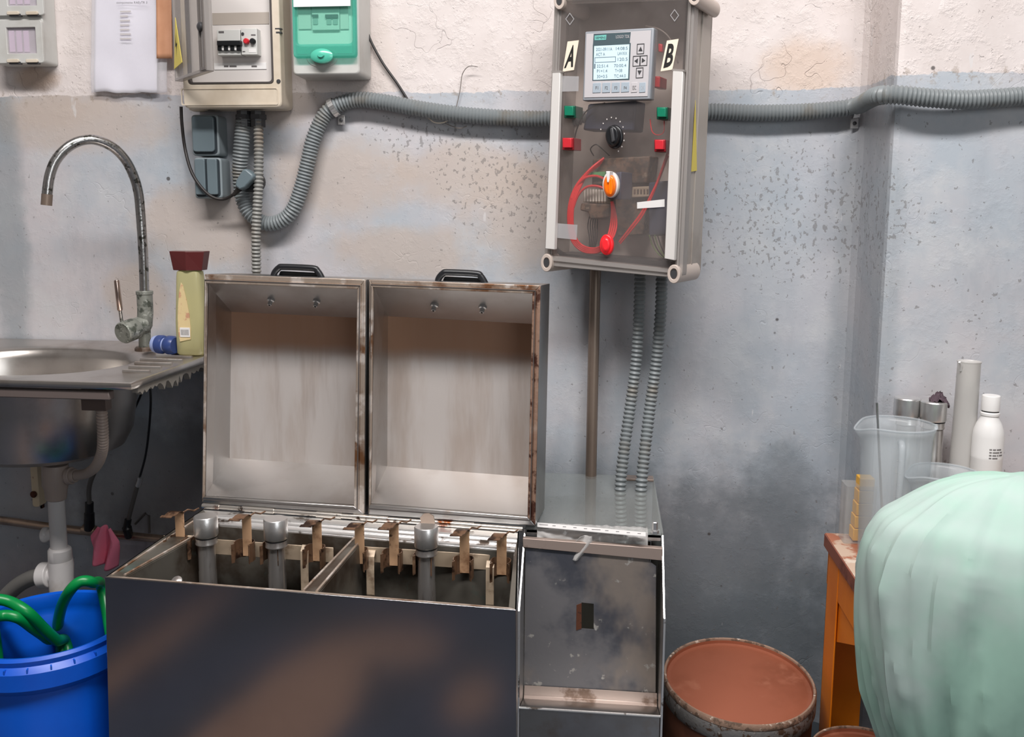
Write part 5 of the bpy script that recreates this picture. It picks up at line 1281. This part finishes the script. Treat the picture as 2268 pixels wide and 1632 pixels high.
drum(1636, 1500, -.31, 166, P(1636, 1500, -.31).z, 'large brown fibre drum with rusty clamp ring between cabinet and orange table', .012, .09)
drum(1918, 1672, -.46, 118, P(1918, 1672, -.46).z, 'small brown drum at the foot of the orange table leg, mostly hidden')

# ================================================================ orange table
ZTb = .541
T0 = PZ(1828, 1180, ZTb)
t = thing('orange_table', 'orange enamelled metal table with worn brown-edged top at the right', 'table', (T0.x + .4, T0.y - .3, 0))
tx0, tyb, tx1, tyf = T0.x, T0.y, T0.x + .85, T0.y - .31
part(t, 'table_top', MB().box(tx0, tyf, ZTb - .004, tx1, tyb, ZTb), M['tablewood'])
part(t, 'top_edge', MB().box(tx0 - .002, tyf - .002, ZTb - .026, tx0 + .003, tyb, ZTb - .001).box(tx0, tyf - .003, ZTb - .026, tx1, tyf, ZTb - .001), M['tableedge'], bevel=.001)
part(t, 'apron', MB().box(tx0 + .006, tyf + .01, ZTb - .10, tx0 + .009, tyb - .005, ZTb - .02).box(tx0 + .006, tyb - .012, ZTb - .10, tx1 - .01, tyb - .008, ZTb - .02).box(tx0 + .006, tyf + .008, ZTb - .10, tx1 - .01, tyf + .011, ZTb - .02), M['tableorange'], bevel=.001)
def leg(x, y, sx, sy):
    w = .076
    x2 = x + sx * w; y2 = y + sy * w
    g = MB().box(min(x, x2), min(y, y + sy * .003), 0, max(x, x2), max(y, y + sy * .003), ZTb - .02).box(min(x, x + sx * .003), min(y, y2), 0, max(x, x + sx * .003), max(y, y2), ZTb - .02)
    part(t, 'leg', g, M['tableorange'], bevel=.001)
leg(tx0 + .005, tyb - .013, 1, -1); leg(tx1 - .005, tyb - .013, -1, -1); leg(tx1 - .005, tyf + .005, -1, 1); leg(tx0 + .06, tyf + .005, 1, 1)
g = MB()   # diagonal gusset
for xx in (tx0 + .010,):
    g.prism([(xx, tyb - .02, ZTb - .10), (xx, tyf + .04, ZTb - .10), (xx, tyb - .02, ZTb - .21)], [(xx + .003, tyb - .02, ZTb - .10), (xx + .003, tyf + .04, ZTb - .10), (xx + .003, tyb - .02, ZTb - .21)])
part(t, 'gusset', g, M['tableorange'])

# things on the table
c = PZ(1893, 1196, ZTb)
t = thing('clear_cup', 'clear plastic box standing at the left end of the orange table', 'clear box', c)
part(t, 'box_wall', MB().ext(rr([Vector((c.x - .026, c.y - .022, ZTb + .001)), Vector((c.x + .030, c.y - .022, ZTb + .001)), Vector((c.x + .030, c.y + .022, ZTb + .001)), Vector((c.x - .026, c.y + .022, ZTb + .001))], .006), (0, 0, .110)), M['thinclear'])
for k in range(5):
    z = ZTb + .004 + k * .0245
    o = build('yellow_block', MB().box(c.x - .008 + .0018 * k, c.y - .016, z, c.x + .024 + .0005 * k, c.y + .014, z + .0235), M['yellowcard'], bevel=.0015)
    tag(o, ('lowest', 'second from the bottom', 'middle', 'second from the top', 'topmost')[k] + ' yellow block stacked in the clear box beside the jug', 'block', 'yellow blocks in the clear box')
for px, yt, Y, lab, rag in ((2010, 872, -.262, 'steel cylinder with shiny cap behind the tall translucent jug', 0), (2069, 880, -.285, 'steel cylinder with a dark rag on its cap, behind the tall jug', 1)):
    tt, top = cylinder(px, yt, Y, lab, ZTb, 'steel cylinders on the orange table', rc=26, rb=22)
    if rag:
        def rg(u, v, px=px, Y=Y, top=top):
            a = 2 * math.pi * u; r = .016 * v + .003 * noise.noise(Vector((math.cos(a) * 2, math.sin(a) * 2, v * 5)))
            cx = P(px + 6, yt, Y).x
            return Vector((cx + r * 1.15 * math.cos(a) + .004, Y - .002 + r * .8 * math.sin(a), top + .003 + .012 * (1 - v) + .010 * noise.noise(Vector((math.cos(a) * 3 + 4, math.sin(a) * 3, v * 6))) - (.012 * max(0, math.cos(a)) * v)))
        tag(build('dark_rag', MB().grid(rg, 28, 8, closed_u=True), M['rag'], solid=.0015), 'crumpled dark rag on top of the right steel cylinder', 'rag')
# measuring jugs
def jug(px, ytop, Y, r0, r1, label, ang=0, spout=True, handle=True):
    tp = P(px, ytop, Y); k = mm(Y)
    t = thing('measuring_jug', label, 'jug', Vector((tp.x, Y, ZTb)), 'translucent jugs on the orange table')
    h = tp.z - ZTb; n = 48
    def shell(u, v):
        a = 2 * math.pi * u; r = (r0 + (r1 - r0) * v) * k
        if v > .93: r *= 1 + .09 * (v - .93) / .07
        s_ = 1 + (.14 * max(0, math.cos(a - math.pi)) ** 14 * max(0, v - .82) / .18 if spout else 0)
        return Vector((tp.x + r * s_ * math.cos(a), Y + r * math.sin(a), ZTb + .001 + h * v - (.012 * max(0, math.cos(a - math.pi)) ** 8 * v if spout else 0)))
    g = MB().grid(shell, n, 22, closed_u=True); g.f.append(tuple(range(n)))
    part(t, 'jug_body', g, M['jug'], solid=.0012)
    part(t, 'jug_rim', MB().tube([shell(i / n, 1) for i in range(n + 1)], .0018, 8, caps=False), M['jug'])
    if handle:
        q = [Vector((tp.x + math.cos(a_) * r * k, Y + math.sin(a_) * r * k, ZTb + h * z)) for a_, r, z in ((ang, r1 * .95, .92), (ang, r1 * 1.25, .90), (ang, r1 * 1.30, .70), (ang, r1 * 1.18, .42), (ang, r0 * 1.02, .30))]
        g = MB().tube(cr(q, 6), .0058, 10); part(t, 'handle', g, M['jug'])
    g = MB()
    for i in range(7):
        z = ZTb + h * (.25 + i * .09); a = math.radians(-105)
        r = (r0 + (r1 - r0) * (.25 + i * .09)) * k + .0006
        p0 = Vector((tp.x + r * math.cos(a), Y + r * math.sin(a), z)); p1 = Vector((tp.x + r * math.cos(a + .14), Y + r * math.sin(a + .14), z))
        g.prism([p0, p1, p1 + Vector((0, 0, .0006)), p0 + Vector((0, 0, .0006))], [p + Vector((0, -.0004, 0)) for p in (p0, p1, p1 + Vector((0, 0, .0006)), p0 + Vector((0, 0, .0006)))])
    part(t, 'graduation', g, M['milky'])
    return t
jug(1988, 940, -.365, 62, 69, 'tall translucent measuring jug with a thin metal rod in it', ang=math.radians(-100))
jug(2092, 1046, -.43, 50, 62, 'smaller translucent jug peeking out over the pale green cloth', ang=math.radians(200), handle=False)
a = P(1942, 892, -.37); b = P(1956, 1180, -.35); b.z = max(b.z, ZTb + .01)
one('stirring_rod', 'thin metal rod leaning inside the tall translucent jug', 'rod', MB().tube([a, b], .0022, 10), M['rod'])
c = P(2147, 800, -.30); k = mm(-.30)
t = thing('measuring_cylinder', 'tall milky plastic measuring cylinder standing against the grey pillar', 'measuring cylinder', (c.x, -.30, ZTb))
part(t, 'tube', MB().lathe([(26 * k, .004), (24.5 * k, .05), (22 * k, c.z - ZTb - .004), (23.5 * k, c.z - ZTb), (21 * k, c.z - ZTb - .004), (23 * k, .05), (0, .006)], (c.x, -.30, ZTb), (0, 0, 1), 32), M['milky'])
part(t, 'foot', MB().lathe([(0, 0), (34 * k, 0), (34 * k, .005), (27 * k, .008), (0, .008)], (c.x, -.30, ZTb), (0, 0, 1), 32), M['milky'])
p = P(2130, 806, -.30)
part(t, 'pouring_lip', MB().tube([Vector((c.x - 20 * k, -.31, c.z - .016)), Vector((c.x - 23 * k, -.315, c.z - .004)), Vector((c.x - 27 * k, -.318, c.z + .001))], .0022, 8), M['white'])
c = P(2196, 875, -.325); k = mm(-.325); tz = c.z - ZTb
t = thing('white_bottle', 'white plastic bottle with screw cap and small printed text at far right', 'bottle', (c.x, -.325, ZTb))
part(t, 'bottle_body', MB().lathe([(0, 0), (28 * k, 0), (30 * k, .004), (30 * k, tz - .115), (30.5 * k, tz - .113), (30 * k, tz - .110), (30.5 * k, tz - .075), (28 * k, tz - .062), (23 * k, tz - .050), (18 * k, tz - .042), (16.5 * k, tz - .036), (16.5 * k, tz - .030)], (c.x, -.325, ZTb), (0, 0, 1), 40), M['white'])
part(t, 'tamper_ring', MB().lathe([(16.5 * k, tz - .038), (18.5 * k, tz - .036), (18.5 * k, tz - .032), (16.5 * k, tz - .030)], (c.x, -.325, ZTb), (0, 0, 1), 32), M['white'])
part(t, 'screw_cap', MB().lathe([(16 * k, tz - .028), (17.5 * k, tz - .028), (17.5 * k, tz - .002), (16.5 * k, tz), (0, tz)], (c.x, -.325, ZTb), (0, 0, 1), 40), M['white'], bevel=.0008)
g = MB(); R_ = 30.6 * k
for i, ws in enumerate(((3, 4, 7), (3, 9, 4), (3, 5, 2, 6), (3, 7))):
    a = math.radians(-104)
    for w in ws:
        for j in range(w):
            a0, a1 = a + j * .052, a + j * .052 + .038
            z = P(2196, 998 + i * 6.4, -.325 - R_).z
            g.poly([Vector((c.x + R_ * math.cos(s_), -.325 + R_ * math.sin(s_), zz)) for s_, zz in ((a0, z), (a1, z), (a1, z + .0026), (a0, z + .0026))])
        a += w * .052 + .05
part(t, 'label_text', g, M['ink'], smooth=False)

# ================================================================ pale green cloth over the near corner
CYc = -.80
ctr = P(2240, 1350, CYc)
prof_px = [(1055, 150), (1060, 110), (1075, 165), (1100, 215), (1140, 262), (1165, 298), (1200, 318), (1240, 330), (1300, 340), (1400, 342), (1480, 337), (1560, 318), (1632, 296), (1750, 250)]
ys = [1052, 1058, 1072, 1095, 1130, 1160, 1200, 1240, 1300, 1400, 1480, 1560, 1632, 1760, 1900]
hw = [8, 70, 135, 186, 242, 286, 312, 328, 338, 340, 334, 318, 296, 262, 235]
zs = [P(2240, y, CYc).z for y in ys]; hwm = [(ctr.x - P(2240 - w, y, CYc).x) * .985 for w, y in zip(hw, ys)]
zs[-1] = .12
PRF = cr([Vector((w, 0, z)) for w, z in zip(hwm, zs)], 10)
PRF = [Vector((max(p.x, .001), 0, p.z)) for p in PRF]
def cl(u, v):
    f_ = v * (len(PRF) - 1); i = min(int(f_), len(PRF) - 2); s_ = f_ - i
    z = PRF[i].z * (1 - s_) + PRF[i + 1].z * s_; w = PRF[i].x * (1 - s_) + PRF[i + 1].x * s_
    a = 2 * math.pi * u
    fold = .010 * noise.noise(Vector((math.cos(a) * 3.0, math.sin(a) * 3.0, z * 1.6))) + .006 * noise.noise(Vector((math.cos(a) * 8, math.sin(a) * 8, z * 2.2 + 7)))
    # vertical drape creases
    fold += .0022 * math.sin(a * 17 + 5 * noise.noise(Vector((z * 3, 2, 1)))) * min(1, max(0, v - .25) * 2.2)
    ph = a - math.radians(232) - (z - .45) * .9
    fold -= .016 * math.exp(-(math.atan2(math.sin(ph), math.cos(ph)) / .10) ** 2) * min(1, max(0, v - .5) * 4)
    ph = a - math.radians(285) + (z - .45) * 1.4
    fold -= .018 * math.exp(-(math.atan2(math.sin(ph), math.cos(ph)) / .09) ** 2) * min(1, max(0, v - .3) * 3)
    ph = a - math.radians(250) + (z - .6) * 1.0
    fold -= .008 * math.exp(-(math.atan2(math.sin(ph), math.cos(ph)) / .16) ** 2) * math.sin(math.pi * min(1, v * 1.3))
    for sc_, am, sx in ((2.6, .009, .8), (5.0, .005, 1.3)):
        nn_ = noise.noise(Vector((math.cos(a) * sc_ + z * sx * 2, math.sin(a) * sc_, z * sx * 2.2 + sc_)))
        fold += am * (1 - min(1, abs(nn_) * 3.2)) ** 2 * min(1, .15 + max(0, v - .12) * 2.5)
    sk = min(1, w / .05)
    w = w + fold * sk
    return Vector((ctr.x + w * math.cos(a), CYc + w * .62 * math.sin(a), z + .004 * noise.noise(Vector((math.cos(a) * 2, math.sin(a) * 2, z * 3))) * sk))
g = MB().grid(cl, 150, 110, closed_u=True); g.f.append(tuple(reversed(range(150))))
tag(build('draped_cloth', g, M['cloth']), 'large pale green cloth draped over a tall heap in front of the orange table', 'cloth')
